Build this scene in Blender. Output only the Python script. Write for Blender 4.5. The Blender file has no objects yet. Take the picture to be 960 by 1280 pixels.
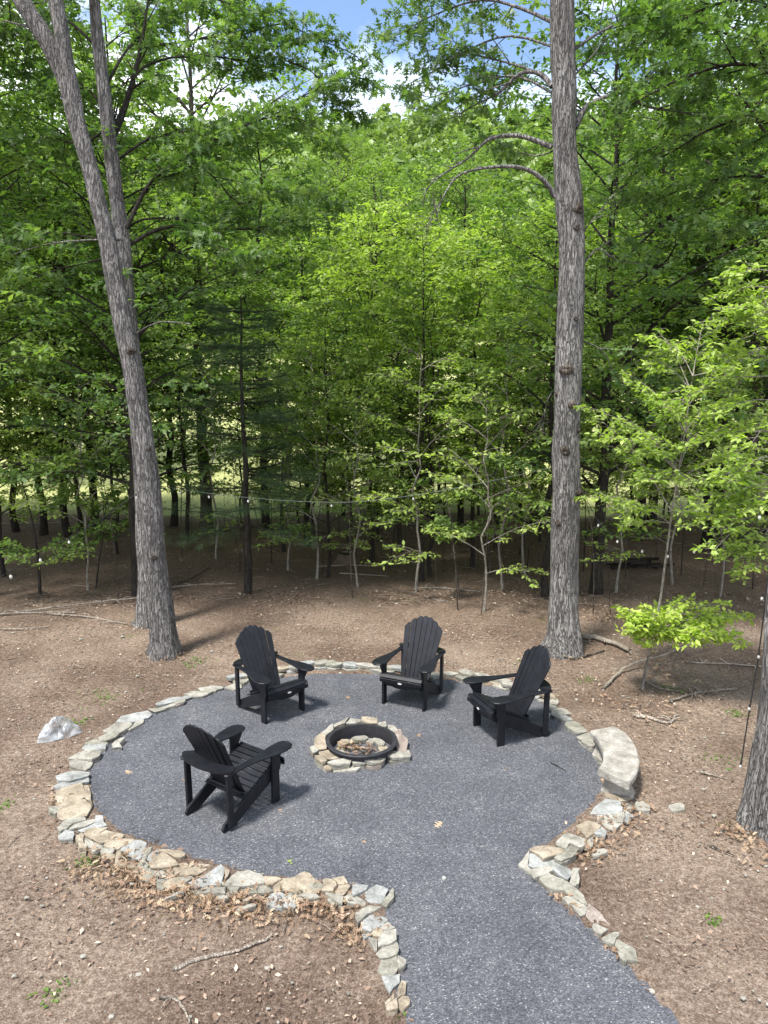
import bpy, bmesh, math, random
import numpy as np
from mathutils import Vector, Matrix, noise
R = math.radians
PI = math.pi
rng = np.random.default_rng(7)
random.seed(7)
SC = bpy.context.scene
COL = SC.collection

# ------------------------------------------------------------------ camera, sky, sun, exposure
CAM_H, PITCH, FPX = 3.8, R(9.0), 924.0          # photo is 960x1280
cd = bpy.data.cameras.new("camera"); cam = bpy.data.objects.new("camera", cd); COL.objects.link(cam)
cam.location = (0, 0, CAM_H); cam.rotation_euler = (PI/2 - PITCH, 0, 0)
cd.sensor_fit = 'VERTICAL'; cd.sensor_height = 36; cd.sensor_width = 27; cd.lens = 36*FPX/1280
cd.clip_start = 0.05; cd.clip_end = 2000
SC.camera = cam
SUN_EL, SUN_AZ = R(65), R(-138)                 # azimuth measured from +Y towards +X (negative: left)
sdir = Vector((math.sin(SUN_AZ)*math.cos(SUN_EL), math.cos(SUN_AZ)*math.cos(SUN_EL), math.sin(SUN_EL)))
sl = bpy.data.lights.new("sun", 'SUN'); sun = bpy.data.objects.new("sun", sl); COL.objects.link(sun)
sl.energy = 4.3; sl.angle = R(9); sl.color = (1, .955, .88)
sun.rotation_euler = sdir.to_track_quat('Z', 'Y').to_euler()
W = bpy.data.worlds.new("World"); SC.world = W; W.use_nodes = True
nt = W.node_tree; nt.nodes.clear()
out = nt.nodes.new('ShaderNodeOutputWorld'); bg = nt.nodes.new('ShaderNodeBackground')
sky = nt.nodes.new('ShaderNodeTexSky'); sky.sky_type = 'NISHITA'; sky.sun_disc = False
sky.sun_elevation = SUN_EL; sky.sun_rotation = SUN_AZ; sky.altitude = 200; sky.ozone_density = 2.0
bg.inputs['Strength'].default_value = 0.15
tc = nt.nodes.new('ShaderNodeTexCoord')
mp = nt.nodes.new('ShaderNodeMapping'); mp.inputs['Scale'].default_value = (1, 1, 1.7); mp.inputs['Location'].default_value = (0.3, 0.2, 0.35)
nz = nt.nodes.new('ShaderNodeTexNoise'); nz.inputs['Scale'].default_value = 3.2; nz.inputs['Detail'].default_value = 8; nz.inputs['Roughness'].default_value = .55
rp = nt.nodes.new('ShaderNodeValToRGB'); rp.color_ramp.elements[0].position = .46; rp.color_ramp.elements[1].position = .60
mx = nt.nodes.new('ShaderNodeMix'); mx.data_type = 'RGBA'
mx.inputs[7].default_value = (8.0, 8.3, 8.8, 1)
L = nt.links.new
L(tc.outputs['Generated'], mp.inputs['Vector']); L(mp.outputs[0], nz.inputs['Vector']); sz = nt.nodes.new('ShaderNodeSeparateXYZ'); L(tc.outputs['Generated'], sz.inputs[0])
cl = nt.nodes.new('ShaderNodeMapRange'); cl.inputs[1].default_value = .30; cl.inputs[2].default_value = .46; cl.inputs[3].default_value = .16; cl.inputs[4].default_value = -.04; L(sz.outputs['Z'], cl.inputs[0])
ca = nt.nodes.new('ShaderNodeMath'); ca.operation = 'ADD'; L(nz.outputs['Fac'], ca.inputs[0]); L(cl.outputs[0], ca.inputs[1]); L(ca.outputs[0], rp.inputs[0])
L(rp.outputs[0], mx.inputs[0]); L(sky.outputs[0], mx.inputs[6]); L(mx.outputs[2], bg.inputs['Color']); L(bg.outputs[0], out.inputs[0])
SC.view_settings.view_transform = 'Standard'; SC.view_settings.look = 'None'
SC.view_settings.exposure = 0.92; SC.view_settings.gamma = 1
SC.cycles.max_bounces = 8; SC.cycles.diffuse_bounces = 4; SC.cycles.glossy_bounces = 2
SC.cycles.transmission_bounces = 5; SC.cycles.transparent_max_bounces = 6
SC.cycles.caustics_reflective = False; SC.cycles.caustics_refractive = False

# ------------------------------------------------------------------ pixel (photo 960x1280) -> world helpers
def ray(px, py):
    u = (px-480)/FPX; v = (py-640)/FPX
    return Vector((u, math.cos(PITCH)-v*math.sin(PITCH), -math.sin(PITCH)-v*math.cos(PITCH)))
def G(px, py, z=0.0):
    d = ray(px, py); t = (z-CAM_H)/d.z
    return Vector((d.x*t, d.y*t, z))
def P(px, py, Y):
    d = ray(px, py); t = Y/d.y
    return Vector((d.x*t, Y, CAM_H+d.z*t))
def to_px(p):
    y = p[1]; dz = p[2]-CAM_H
    fwd = y*math.cos(PITCH)-dz*math.sin(PITCH); up = y*math.sin(PITCH)+dz*math.cos(PITCH)
    return 480+FPX*p[0]/fwd, 640-FPX*up/fwd

# ------------------------------------------------------------------ materials
def nodemat(name):
    m = bpy.data.materials.new(name); m.use_nodes = True
    t = m.node_tree; b = t.nodes['Principled BSDF']
    return m, t, b
def N(t, kind, **kw):
    n = t.nodes.new(kind)
    for k, v in kw.items():
        if k in ('blend_type', 'data_type', 'attribute_name', 'feature', 'operation', 'attribute_type', 'distance'): setattr(n, k, v)
        else: n.inputs[k].default_value = v
    return n
def ramp(t, src, stops):
    r = t.nodes.new('ShaderNodeValToRGB'); cr = r.color_ramp
    while len(cr.elements) < len(stops): cr.elements.new(.5)
    for e, (p, c) in zip(cr.elements, stops):
        e.position = p; e.color = (*c, 1) if len(c) == 3 else c
    t.links.new(src, r.inputs[0]); return r.outputs[0]
def bump(t, b, src, strength, dist):
    bp = t.nodes.new('ShaderNodeBump'); bp.inputs['Strength'].default_value = strength; bp.inputs['Distance'].default_value = dist
    t.links.new(src, bp.inputs['Height']); t.links.new(bp.outputs[0], b.inputs['Normal']); return bp
def pos(t, scale=(1, 1, 1)):
    g = t.nodes.new('ShaderNodeNewGeometry'); m = t.nodes.new('ShaderNodeMapping'); m.inputs['Scale'].default_value = scale
    t.links.new(g.outputs['Position'], m.inputs['Vector']); return m.outputs[0]
def opos(t, scale=(1, 1, 1)):
    g = t.nodes.new('ShaderNodeTexCoord'); m = t.nodes.new('ShaderNodeMapping'); m.inputs['Scale'].default_value = scale
    t.links.new(g.outputs['Object'], m.inputs['Vector']); return m.outputs[0]
def mixc(t, f, a, b):
    m = t.nodes.new('ShaderNodeMix'); m.data_type = 'RGBA'
    for s, i in ((f, 0), (a, 6), (b, 7)):
        if isinstance(s, (int, float)): m.inputs[i].default_value = s
        elif isinstance(s, tuple): m.inputs[i].default_value = (*s, 1)
        else: t.links.new(s, m.inputs[i])
    return m.outputs[2]

def leaf_mat(name, dark, mid, light, trans=.45, rough=.5):
    m, t, b = nodemat(name)
    at = N(t, 'ShaderNodeAttribute', attribute_name='rnd')
    c = ramp(t, at.outputs['Fac'], [(0, dark), (.5, mid), (1, light)])
    t.links.new(c, b.inputs['Base Color']); b.inputs['Roughness'].default_value = rough
    b.inputs['Specular IOR Level'].default_value = .35
    tr = t.nodes.new('ShaderNodeBsdfTranslucent')
    c2 = t.nodes.new('ShaderNodeMix'); c2.data_type = 'RGBA'; c2.blend_type = 'MULTIPLY'; c2.inputs[0].default_value = 1
    t.links.new(c, c2.inputs[6]); c2.inputs[7].default_value = (1.42, 1.65, .55, 1); t.links.new(c2.outputs[2], tr.inputs['Color'])
    ms = t.nodes.new('ShaderNodeMixShader'); ms.inputs[0].default_value = trans
    t.links.new(b.outputs[0], ms.inputs[1]); t.links.new(tr.outputs[0], ms.inputs[2])
    t.links.new(ms.outputs[0], t.nodes['Material Output'].inputs['Surface'])
    return m
M = {}
M['leaf_oak'] = leaf_mat('oak_leaf', (.056, .108, .034), (.10, .17, .052), (.20, .275, .105))
M['leaf_dark'] = leaf_mat('deep_green_leaf', (.06, .118, .036), (.105, .18, .056), (.20, .28, .105))
M['leaf_mid'] = leaf_mat('green_leaf', (.095, .17, .04), (.165, .25, .065), (.285, .38, .12))
M['leaf_bright'] = leaf_mat('bright_leaf', (.17, .255, .05), (.275, .37, .085), (.43, .53, .165))
M['leaf_lime'] = leaf_mat('lime_leaf', (.22, .31, .04), (.34, .44, .07), (.48, .56, .15), .42)
M['needle'] = leaf_mat('pine_needle', (.028, .060, .022), (.045, .09, .034), (.07, .13, .05), .2)
M['hill_leaf'] = leaf_mat('hill_foliage', (.10, .16, .05), (.165, .235, .075), (.28, .36, .13), .3)
M['dry_leaf'] = leaf_mat('dry_leaf', (.15, .09, .06), (.28, .185, .12), (.48, .37, .26), .15, .7)
M['litter'] = leaf_mat('ground_litter', (.09, .06, .045), (.24, .165, .12), (.58, .48, .38), .05, .9)
M['grass'] = leaf_mat('grass_blade', (.06, .12, .02), (.10, .18, .03), (.17, .25, .05), .3)

def bark(name, a, b_, c, sc=1.0, depth=.02):
    m, t, b = nodemat(name)
    v = opos(t, (25*sc, 25*sc, 3.2*sc))
    n1 = N(t, 'ShaderNodeTexNoise', Scale=1.0, Detail=7, Roughness=.62, Distortion=.6); t.links.new(v, n1.inputs['Vector'])
    def furrow(scale, width, seed):
        nn = N(t, 'ShaderNodeTexNoise', Scale=scale, Detail=2, Roughness=.5, Distortion=.35); ofs = t.nodes.new('ShaderNodeVectorMath'); ofs.operation = 'ADD'; ofs.inputs[1].default_value = (seed, seed*2, 0)
        t.links.new(v, ofs.inputs[0]); t.links.new(ofs.outputs[0], nn.inputs['Vector'])
        s1 = t.nodes.new('ShaderNodeMath'); s1.operation = 'SUBTRACT'; s1.inputs[1].default_value = .5; t.links.new(nn.outputs['Fac'], s1.inputs[0])
        s2 = t.nodes.new('ShaderNodeMath'); s2.operation = 'ABSOLUTE'; t.links.new(s1.outputs[0], s2.inputs[0])
        return ramp(t, s2.outputs[0], [(0, (.0, .0, .0)), (width, (1, 1, 1))])
    fa, fb = furrow(.75, .05, 3.0), furrow(1.7, .045, 11.0)
    fm = t.nodes.new('ShaderNodeMix'); fm.data_type = 'RGBA'; fm.blend_type = 'MULTIPLY'; fm.inputs[0].default_value = .75
    t.links.new(fa, fm.inputs[6]); t.links.new(fb, fm.inputs[7]); crack = fm.outputs[2]
    n2 = N(t, 'ShaderNodeTexNoise', Scale=1.3, Detail=4); t.links.new(pos(t), n2.inputs['Vector'])
    base = ramp(t, n1.outputs['Fac'], [(.3, a), (.5, b_), (.72, c)])
    patch = ramp(t, n2.outputs['Fac'], [(.4, (.75, .74, .72)), (.65, (1.15, 1.15, 1.12))])
    mm = t.nodes.new('ShaderNodeMix'); mm.data_type = 'RGBA'; mm.blend_type = 'MULTIPLY'; mm.inputs[0].default_value = 1
    t.links.new(base, mm.inputs[6]); t.links.new(patch, mm.inputs[7])
    col = mixc(t, crack, tuple(x*.5 for x in a), mm.outputs[2])
    t.links.new(col, b.inputs['Base Color']); b.inputs['Roughness'].default_value = .92
    b.inputs['Specular IOR Level'].default_value = .2
    ad = t.nodes.new('ShaderNodeMath'); ad.operation = 'ADD'; t.links.new(crack, ad.inputs[0]); t.links.new(n1.outputs['Fac'], ad.inputs[1])
    bump(t, b, ad.outputs[0], 1.0, depth)
    return m
M['bark_grey'] = bark('furrowed_grey_bark', (.14, .133, .130), (.235, .224, .218), (.355, .345, .336), 1.25, .022)
M['bark_brown'] = bark('brown_bark', (.07, .06, .05), (.12, .10, .085), (.19, .165, .14), 1.5, .015)
M['bark_dark'] = bark('dark_bark', (.03, .026, .022), (.05, .043, .036), (.085, .075, .065), 1.6, .01)
M['bark_pale'] = bark('smooth_pale_bark', (.22, .20, .17), (.33, .30, .26), (.45, .42, .37), 2.5, .004)
M['dead_wood'] = bark('weathered_wood', (.26, .22, .18), (.42, .365, .31), (.58, .53, .46), 2.2, .006)

def ground_mat():
    m, t, b = nodemat('dirt_and_grass')
    v = pos(t)
    big = N(t, 'ShaderNodeTexNoise', Scale=.55, Detail=5, Roughness=.6); t.links.new(v, big.inputs['Vector'])
    fine = N(t, 'ShaderNodeTexNoise', Scale=22, Detail=8, Roughness=.75); t.links.new(v, fine.inputs['Vector'])
    fine2 = N(t, 'ShaderNodeTexNoise', Scale=70, Detail=5, Roughness=.7); t.links.new(v, fine2.inputs['Vector'])
    vor = N(t, 'ShaderNodeTexVoronoi', Scale=42, Randomness=1); t.links.new(v, vor.inputs['Vector'])
    fx = t.nodes.new('ShaderNodeMix'); fx.inputs[0].default_value = .5; t.links.new(fine.outputs['Fac'], fx.inputs[2]); t.links.new(fine2.outputs['Fac'], fx.inputs[3])
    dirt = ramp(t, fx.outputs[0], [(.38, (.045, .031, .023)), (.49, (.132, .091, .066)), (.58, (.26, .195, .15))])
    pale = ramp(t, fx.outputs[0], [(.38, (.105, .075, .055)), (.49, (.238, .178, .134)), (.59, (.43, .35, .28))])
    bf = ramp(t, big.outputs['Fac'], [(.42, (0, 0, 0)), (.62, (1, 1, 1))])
    # the wood floor further back is darker: canopy shade put into the colour
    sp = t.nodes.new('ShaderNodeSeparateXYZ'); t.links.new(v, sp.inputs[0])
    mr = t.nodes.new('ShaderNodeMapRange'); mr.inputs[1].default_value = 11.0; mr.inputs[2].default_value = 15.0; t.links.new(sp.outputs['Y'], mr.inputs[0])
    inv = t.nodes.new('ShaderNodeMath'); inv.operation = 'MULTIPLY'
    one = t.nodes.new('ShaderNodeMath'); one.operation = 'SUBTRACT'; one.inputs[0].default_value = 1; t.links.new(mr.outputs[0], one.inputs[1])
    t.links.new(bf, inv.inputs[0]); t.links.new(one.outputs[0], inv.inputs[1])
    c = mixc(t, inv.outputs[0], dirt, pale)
    speck = ramp(t, vor.outputs['Color'], [(.84, (0, 0, 0)), (.88, (1, 1, 1))])
    sd = ramp(t, vor.outputs['Distance'], [(.18, (1, 1, 1)), (.30, (0, 0, 0))])
    sm = t.nodes.new('ShaderNodeMath'); sm.operation = 'MULTIPLY'; t.links.new(speck, sm.inputs[0]); t.links.new(sd, sm.inputs[1])
    c = mixc(t, sm.outputs[0], c, (.46, .39, .31))
    # moss patches
    mo = N(t, 'ShaderNodeTexNoise', Scale=.9, Detail=6, Roughness=.7); t.links.new(pos(t, (1, 1.3, 1)), mo.inputs['Vector'])
    mf = ramp(t, mo.outputs['Fac'], [(.63, (0, 0, 0)), (.70, (.55, .55, .55))])
    c = mixc(t, mf, c, (.10, .125, .03))
    # beyond the wood: sunlit field, then the hill's floor
    nf = N(t, 'ShaderNodeTexNoise', Scale=.35, Detail=3); t.links.new(v, nf.inputs['Vector'])
    ya = t.nodes.new('ShaderNodeMath'); ya.operation = 'MULTIPLY_ADD'; ya.inputs[1].default_value = 3; t.links.new(nf.outputs['Fac'], ya.inputs[0]); t.links.new(sp.outputs['Y'], ya.inputs[2])
    fld = t.nodes.new('ShaderNodeMapRange'); fld.inputs[1].default_value = 24.6; fld.inputs[2].default_value = 25.6; t.links.new(ya.outputs[0], fld.inputs[0])
    gcol = ramp(t, fine.outputs['Fac'], [(.35, (.26, .29, .10)), (.55, (.42, .44, .19)), (.7, (.56, .57, .30))])
    c = mixc(t, fld.outputs[0], c, gcol)
    hil = t.nodes.new('ShaderNodeMapRange'); hil.inputs[1].default_value = 72; hil.inputs[2].default_value = 76; t.links.new(ya.outputs[0], hil.inputs[0])
    c = mixc(t, hil.outputs[0], c, (.06, .08, .03))
    t.links.new(c, b.inputs['Base Color']); b.inputs['Roughness'].default_value = .95; b.inputs['Specular IOR Level'].default_value = .15
    ad = t.nodes.new('ShaderNodeMath'); ad.operation = 'ADD'; t.links.new(fine.outputs['Fac'], ad.inputs[0]); t.links.new(fine2.outputs['Fac'], ad.inputs[1])
    bump(t, b, ad.outputs[0], .9, .03)
    return m
M['ground'] = ground_mat()

def patio_mat():
    m, t, b = nodemat('grey_rubber_mulch')
    v = pos(t)
    v1 = N(t, 'ShaderNodeTexVoronoi', Scale=110, Randomness=1); t.links.new(v, v1.inputs['Vector'])
    v2 = N(t, 'ShaderNodeTexVoronoi', Scale=48, Randomness=1); t.links.new(v, v2.inputs['Vector'])
    big = N(t, 'ShaderNodeTexNoise', Scale=1.6, Detail=6, Roughness=.65); t.links.new(v, big.inputs['Vector'])
    sep = t.nodes.new('ShaderNodeSeparateColor'); t.links.new(v1.outputs['Color'], sep.inputs[0])
    c = ramp(t, sep.outputs[0], [(0, (.050, .053, .062)), (.45, (.084, .088, .101)), (.84, (.120, .125, .140)), (.96, (.165, .168, .178)), (.992, (.29, .29, .285))])
    s2 = t.nodes.new('ShaderNodeSeparateColor'); t.links.new(v2.outputs['Color'], s2.inputs[0])
    f2 = ramp(t, s2.outputs[1], [(0, (.86, .86, .86)), (1, (1.13, 1.13, 1.13))])
    bf = ramp(t, big.outputs['Fac'], [(.3, (.78, .78, .79)), (.5, (1, 1, 1)), (.72, (1.32, 1.29, 1.24))])
    for f in (f2, bf):
        mm = t.nodes.new('ShaderNodeMix'); mm.data_type = 'RGBA'; mm.blend_type = 'MULTIPLY'; mm.inputs[0].default_value = 1
        t.links.new(c, mm.inputs[6]); t.links.new(f, mm.inputs[7]); c = mm.outputs[2]
    t.links.new(c, b.inputs['Base Color']); b.inputs['Roughness'].default_value = .8; b.inputs['Specular IOR Level'].default_value = .3
    bump(t, b, v1.outputs['Distance'], .8, .012)
    return m
M['patio'] = patio_mat()

def stone_mat(name, a, c, d):
    m, t, b = nodemat(name)
    v = pos(t)
    n1 = N(t, 'ShaderNodeTexNoise', Scale=7, Detail=6, Roughness=.6, Distortion=.5); t.links.new(v, n1.inputs['Vector'])
    n2 = N(t, 'ShaderNodeTexNoise', Scale=45, Detail=5, Roughness=.7); t.links.new(v, n2.inputs['Vector'])
    col = ramp(t, n1.outputs['Fac'], [(.32, a), (.5, c), (.68, d)])
    f = ramp(t, n2.outputs['Fac'], [(.3, (.82, .82, .82)), (.7, (1.4, 1.4, 1.4))])
    mm = t.nodes.new('ShaderNodeMix'); mm.data_type = 'RGBA'; mm.blend_type = 'MULTIPLY'; mm.inputs[0].default_value = 1
    t.links.new(col, mm.inputs[6]); t.links.new(f, mm.inputs[7])
    t.links.new(mm.outputs[2], b.inputs['Base Color']); b.inputs['Roughness'].default_value = .88; b.inputs['Specular IOR Level'].default_value = .25
    ad = t.nodes.new('ShaderNodeMath'); ad.operation = 'ADD'; t.links.new(n1.outputs['Fac'], ad.inputs[0]); t.links.new(n2.outputs['Fac'], ad.inputs[1])
    bump(t, b, ad.outputs[0], .7, .014)
    return m
M['stone_T'] = stone_mat('tan_flagstone', (.15, .123, .09), (.245, .208, .155), (.325, .287, .222))
M['stone_C'] = stone_mat('beige_flagstone', (.15, .142, .118), (.24, .23, .196), (.31, .30, .262))
M['stone_B'] = stone_mat('bluish_flagstone', (.155, .158, .148), (.235, .24, .228), (.305, .312, .298))
M['stone_G'] = stone_mat('grey_green_flagstone', (.13, .125, .10), (.20, .193, .16), (.27, .26, .22))
M['stone_P'] = stone_mat('brown_flagstone', (.15, .12, .10), (.22, .185, .16), (.29, .255, .225))
M['concrete'] = stone_mat('weathered_concrete', (.16, .148, .125), (.25, .235, .205), (.35, .335, .30))

def plain(name, col, rough=.5, spec=.5, metal=0, var=0.0, scale=30, bmp=0):
    m, t, b = nodemat(name)
    b.inputs['Roughness'].default_value = rough; b.inputs['Specular IOR Level'].default_value = spec; b.inputs['Metallic'].default_value = metal
    n = N(t, 'ShaderNodeTexNoise', Scale=scale, Detail=5, Roughness=.6); t.links.new(opos(t), n.inputs['Vector'])
    t.links.new(ramp(t, n.outputs['Fac'], [(.3, tuple(x*(1-var) for x in col)), (.7, tuple(x*(1+var) for x in col))]), b.inputs['Base Color'])
    if bmp: bump(t, b, n.outputs['Fac'], .5, bmp)
    return m
M['chair'] = plain('black_painted_board', (.0085, .0095, .013), .48, .27, 0, .45, 9, .002)
M['iron'] = plain('black_steel', (.035, .035, .04), .5, .5, .3, .3, 20, .002)
M['cable'] = plain('black_cable', (.015, .015, .015), .6)
M['cable_pale'] = plain('grey_green_cable', (.10, .125, .11), .5)
M['badge'] = plain('pale_badge', (.5, .5, .48), .5)
M['char'] = plain('stump_wood', (.10, .075, .055), .9, .2, 0, .4, 12, .02)
def glass_mat():
    m, t, b = nodemat('bulb_glass'); b.inputs['Base Color'].default_value = (.9, .9, .85, 1); b.inputs['Roughness'].default_value = .12
    b.inputs['Transmission Weight'].default_value = .5; return m
M['bulb'] = glass_mat()
def plastic_mat():
    m, t, b = nodemat('clear_plastic_film'); b.inputs['Base Color'].default_value = (.36, .375, .39, 1); b.inputs['Roughness'].default_value = .25
    n = N(t, 'ShaderNodeTexNoise', Scale=6, Detail=3, Distortion=1.0); t.links.new(pos(t), n.inputs['Vector']); bump(t, b, n.outputs['Fac'], 1, .05)
    tr = t.nodes.new('ShaderNodeBsdfTransparent'); tr.inputs['Color'].default_value = (.93, .94, .95, 1)
    f = ramp(t, n.outputs['Fac'], [(.40, (.25, .25, .25)), (.60, (.85, .85, .85))])
    ms = t.nodes.new('ShaderNodeMixShader'); t.links.new(f, ms.inputs[0]); t.links.new(tr.outputs[0], ms.inputs[1]); t.links.new(b.outputs[0], ms.inputs[2])
    t.links.new(ms.outputs[0], t.nodes['Material Output'].inputs['Surface']); return m
M['plastic'] = plastic_mat()

# ------------------------------------------------------------------ object helpers
def tag(o, label=None, cat=None, group=None, kind=None):
    if label: o['label'] = label
    if cat: o['category'] = cat
    if group: o['group'] = group
    if kind: o['kind'] = kind
    return o
def empty(name, loc, rz=0.0):
    o = bpy.data.objects.new(name, None); COL.objects.link(o); o.location = loc; o.rotation_euler = (0, 0, rz); o.empty_display_size = .1
    return o
def link(name, me, mat, parent=None, smooth=False):
    if mat is not None: me.materials.append(mat)
    if smooth: me.polygons.foreach_set('use_smooth', [True]*len(me.polygons))
    o = bpy.data.objects.new(name, me); COL.objects.link(o)
    if parent is not None: o.parent = parent
    return o
def mesh_np(name, V, F, rnd=None):
    """V (n,3), F (m,k) constant k"""
    me = bpy.data.meshes.new(name); V = np.asarray(V, dtype=np.float32); F = np.asarray(F, dtype=np.int32)
    m, k = F.shape
    me.vertices.add(len(V)); me.vertices.foreach_set('co', V.ravel())
    me.loops.add(m*k); me.loops.foreach_set('vertex_index', F.ravel())
    me.polygons.add(m); me.polygons.foreach_set('loop_start', np.arange(0, m*k, k, dtype=np.int32))
    try: me.polygons.foreach_set('loop_total', np.full(m, k, dtype=np.int32))
    except Exception: pass
    if rnd is not None:
        a = me.attributes.new('rnd', 'FLOAT', 'FACE'); a.data.foreach_set('value', np.asarray(rnd, dtype=np.float32))
    me.update(calc_edges=True); return me
def mesh_py(name, V, F):
    me = bpy.data.meshes.new(name); me.from_pydata([tuple(v) for v in V], [], F); me.update(); return me

class Tubes:
    def __init__(s): s.V = []; s.F = []
    def add(s, pts, rad, sides=7, lump=0.0, cap=True, flute=None):
        pts = [Vector(p) for p in pts]; n = len(pts)
        if isinstance(rad, (int, float)): rad = [rad]*n
        base = len(s.V); ref = Vector((1, 0, 0)) if abs((pts[-1]-pts[0]).normalized().x) < .8 else Vector((0, 1, 0))
        for i, p in enumerate(pts):
            d = (pts[min(i+1, n-1)]-pts[max(i-1, 0)]).normalized()
            a = d.cross(ref).normalized(); b = d.cross(a).normalized(); ref2 = a
            for k in range(sides):
                th = 2*PI*k/sides; r = rad[i]
                if lump: r *= 1+lump*noise.noise(Vector((math.cos(th)*1.3, math.sin(th)*1.3, p.z*1.4+p.x*3)))
                if flute: r *= 1+flute(p, th)
                s.V.append(p+(a*math.cos(th)+b*math.sin(th))*r)
        for i in range(n-1):
            for k in range(sides):
                k2 = (k+1) % sides
                s.F.append((base+i*sides+k, base+i*sides+k2, base+(i+1)*sides+k2, base+(i+1)*sides+k))
        if cap:
            s.F.append(tuple(base+k for k in range(sides))); s.F.append(tuple(base+(n-1)*sides+k for k in reversed(range(sides))))
    def build(s, name, mat, parent=None, smooth=True):
        return link(name, mesh_py(name, s.V, s.F), mat, parent, smooth)

def smooth_path(ctrl, k=4):
    """Catmull-Rom on tuples of any length"""
    c = [np.array(x, dtype=float) for x in ctrl]; c = [2*c[0]-c[1]]+c+[2*c[-1]-c[-2]]; o = []
    for i in range(1, len(c)-2):
        for j in range(k):
            t = j/k; o.append(.5*((2*c[i])+(-c[i-1]+c[i+1])*t+(2*c[i-1]-5*c[i]+4*c[i+1]-c[i+2])*t*t+(-c[i-1]+3*c[i]-3*c[i+1]+c[i+2])*t**3))
    o.append(c[-2]); return o

# leaf templates: x along the leaf, y across, z up
T_SIMPLE = (np.array([(0, 0, 0), (.45, .26, .06), (1, 0, -.05), (.45, -.26, .06)]), np.array([(0, 2, 1), (0, 3, 2)]))
def _oak():
    v = [(0, 0, 0), (.3, 0, 0), (.58, 0, 0), (.8, 0, -.02)]; f = []
    tips = [(.28, .26), (.52, .40), (.80, .30)]
    for s in (1, -1):
        for i, (x, y) in enumerate(tips):
            v.append((x, y*s, .07)); f.append((i, i+1, len(v)-1) if s > 0 else (i+1, i, len(v)-1))
    v.append((1.05, .07, -.05)); v.append((1.05, -.07, -.05)); v.append((.72, .12, .02)); v.append((.72, -.12, .02))
    n = len(v); f += [(n-2, 3, n-4), (n-4, 3, n-3), (n-1, n-3, 3)]
    return np.array(v), np.array(f)
T_OAK = _oak()
T_NEEDLE = (np.array([(0, 0, 0), (1, .012, .05), (1, -.012, .05), (0.1, 0, 0), (.85, .45, .1), (.86, .42, .1), (.1, 0, 0), (.85, -.45, .1), (.84, -.42, .1), (.1, 0, 0), (.6, .1, .6), (.6, .13, .6)]),
            np.array([(0, 1, 2), (3, 4, 5), (6, 7, 8), (9, 10, 11)]))
T_CLUMP = (np.array([(0, 0, 0), (.5, .45, .1), (1, 0, -.1), (.5, -.45, .1), (-.1, .5, .2), (.2, -.6, .15)]), np.array([(0, 2, 1), (0, 3, 2), (0, 1, 4), (0, 5, 3)]))

def leaves_mesh(name, C, D, S, tmpl, up=1.0, tilt=.5, rnd=None, g=None):
    """C positions (n,3), D heading angles (n,), S sizes (n,); tilt random lean"""
    g = g or rng; n = len(C); TV, TF = tmpl
    yaw = D; pit = g.normal(-.15, tilt, n); rol = g.normal(0, tilt, n)
    cy, sy, cp, sp, cr, sr = np.cos(yaw), np.sin(yaw), np.cos(pit), np.sin(pit), np.cos(rol), np.sin(rol)
    X = np.stack([cy*cp, sy*cp, sp], 1); Y0 = np.stack([-sy, cy, np.zeros(n)], 1); Z0 = np.cross(X, Y0)
    Y = Y0*cr[:, None]+Z0*sr[:, None]; Z = np.cross(X, Y)
    V = (C[:, None, :]+S[:, None, None]*(TV[None, :, 0:1]*X[:, None, :]+TV[None, :, 1:2]*Y[:, None, :]+TV[None, :, 2:3]*Z[:, None, :])).reshape(-1, 3)
    F = (TF[None]+(np.arange(n)*len(TV))[:, None, None]).reshape(-1, TF.shape[1])
    if rnd is None: rnd = np.clip(g.normal(.5, .22, n), 0, 1)
    return mesh_np(name, V, F, np.repeat(rnd, len(TF)))

def twig_leaves(segs, spacing, size, g, side=.5, vert=.25):
    """leaves strung along twig segments [(p0,p1,rnd)]; returns C, D, S, rnd"""
    C = []; D = []; S = []; Rn = []
    for p0, p1, rv in segs:
        p0 = np.array(p0); p1 = np.array(p1); d = p1-p0; ln = np.linalg.norm(d); n = max(2, int(ln/spacing))
        t = (np.arange(n)+g.random(n))/n; hd = math.atan2(d[1], d[0])
        sg = np.where(g.random(n) < .5, -1, 1)
        c = p0+d*t[:, None]+g.normal(0, size*.25, (n, 3))*np.array([1, 1, vert*2])
        C.append(c); D.append(hd+sg*g.normal(.9, .55, n)*(side*2)); S.append(size*g.uniform(.5, 1.4, n)); Rn.append(np.clip(rv+g.normal(0, .16, n), 0, 1))
    return np.concatenate(C), np.concatenate(D), np.concatenate(S), np.concatenate(Rn)

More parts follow.
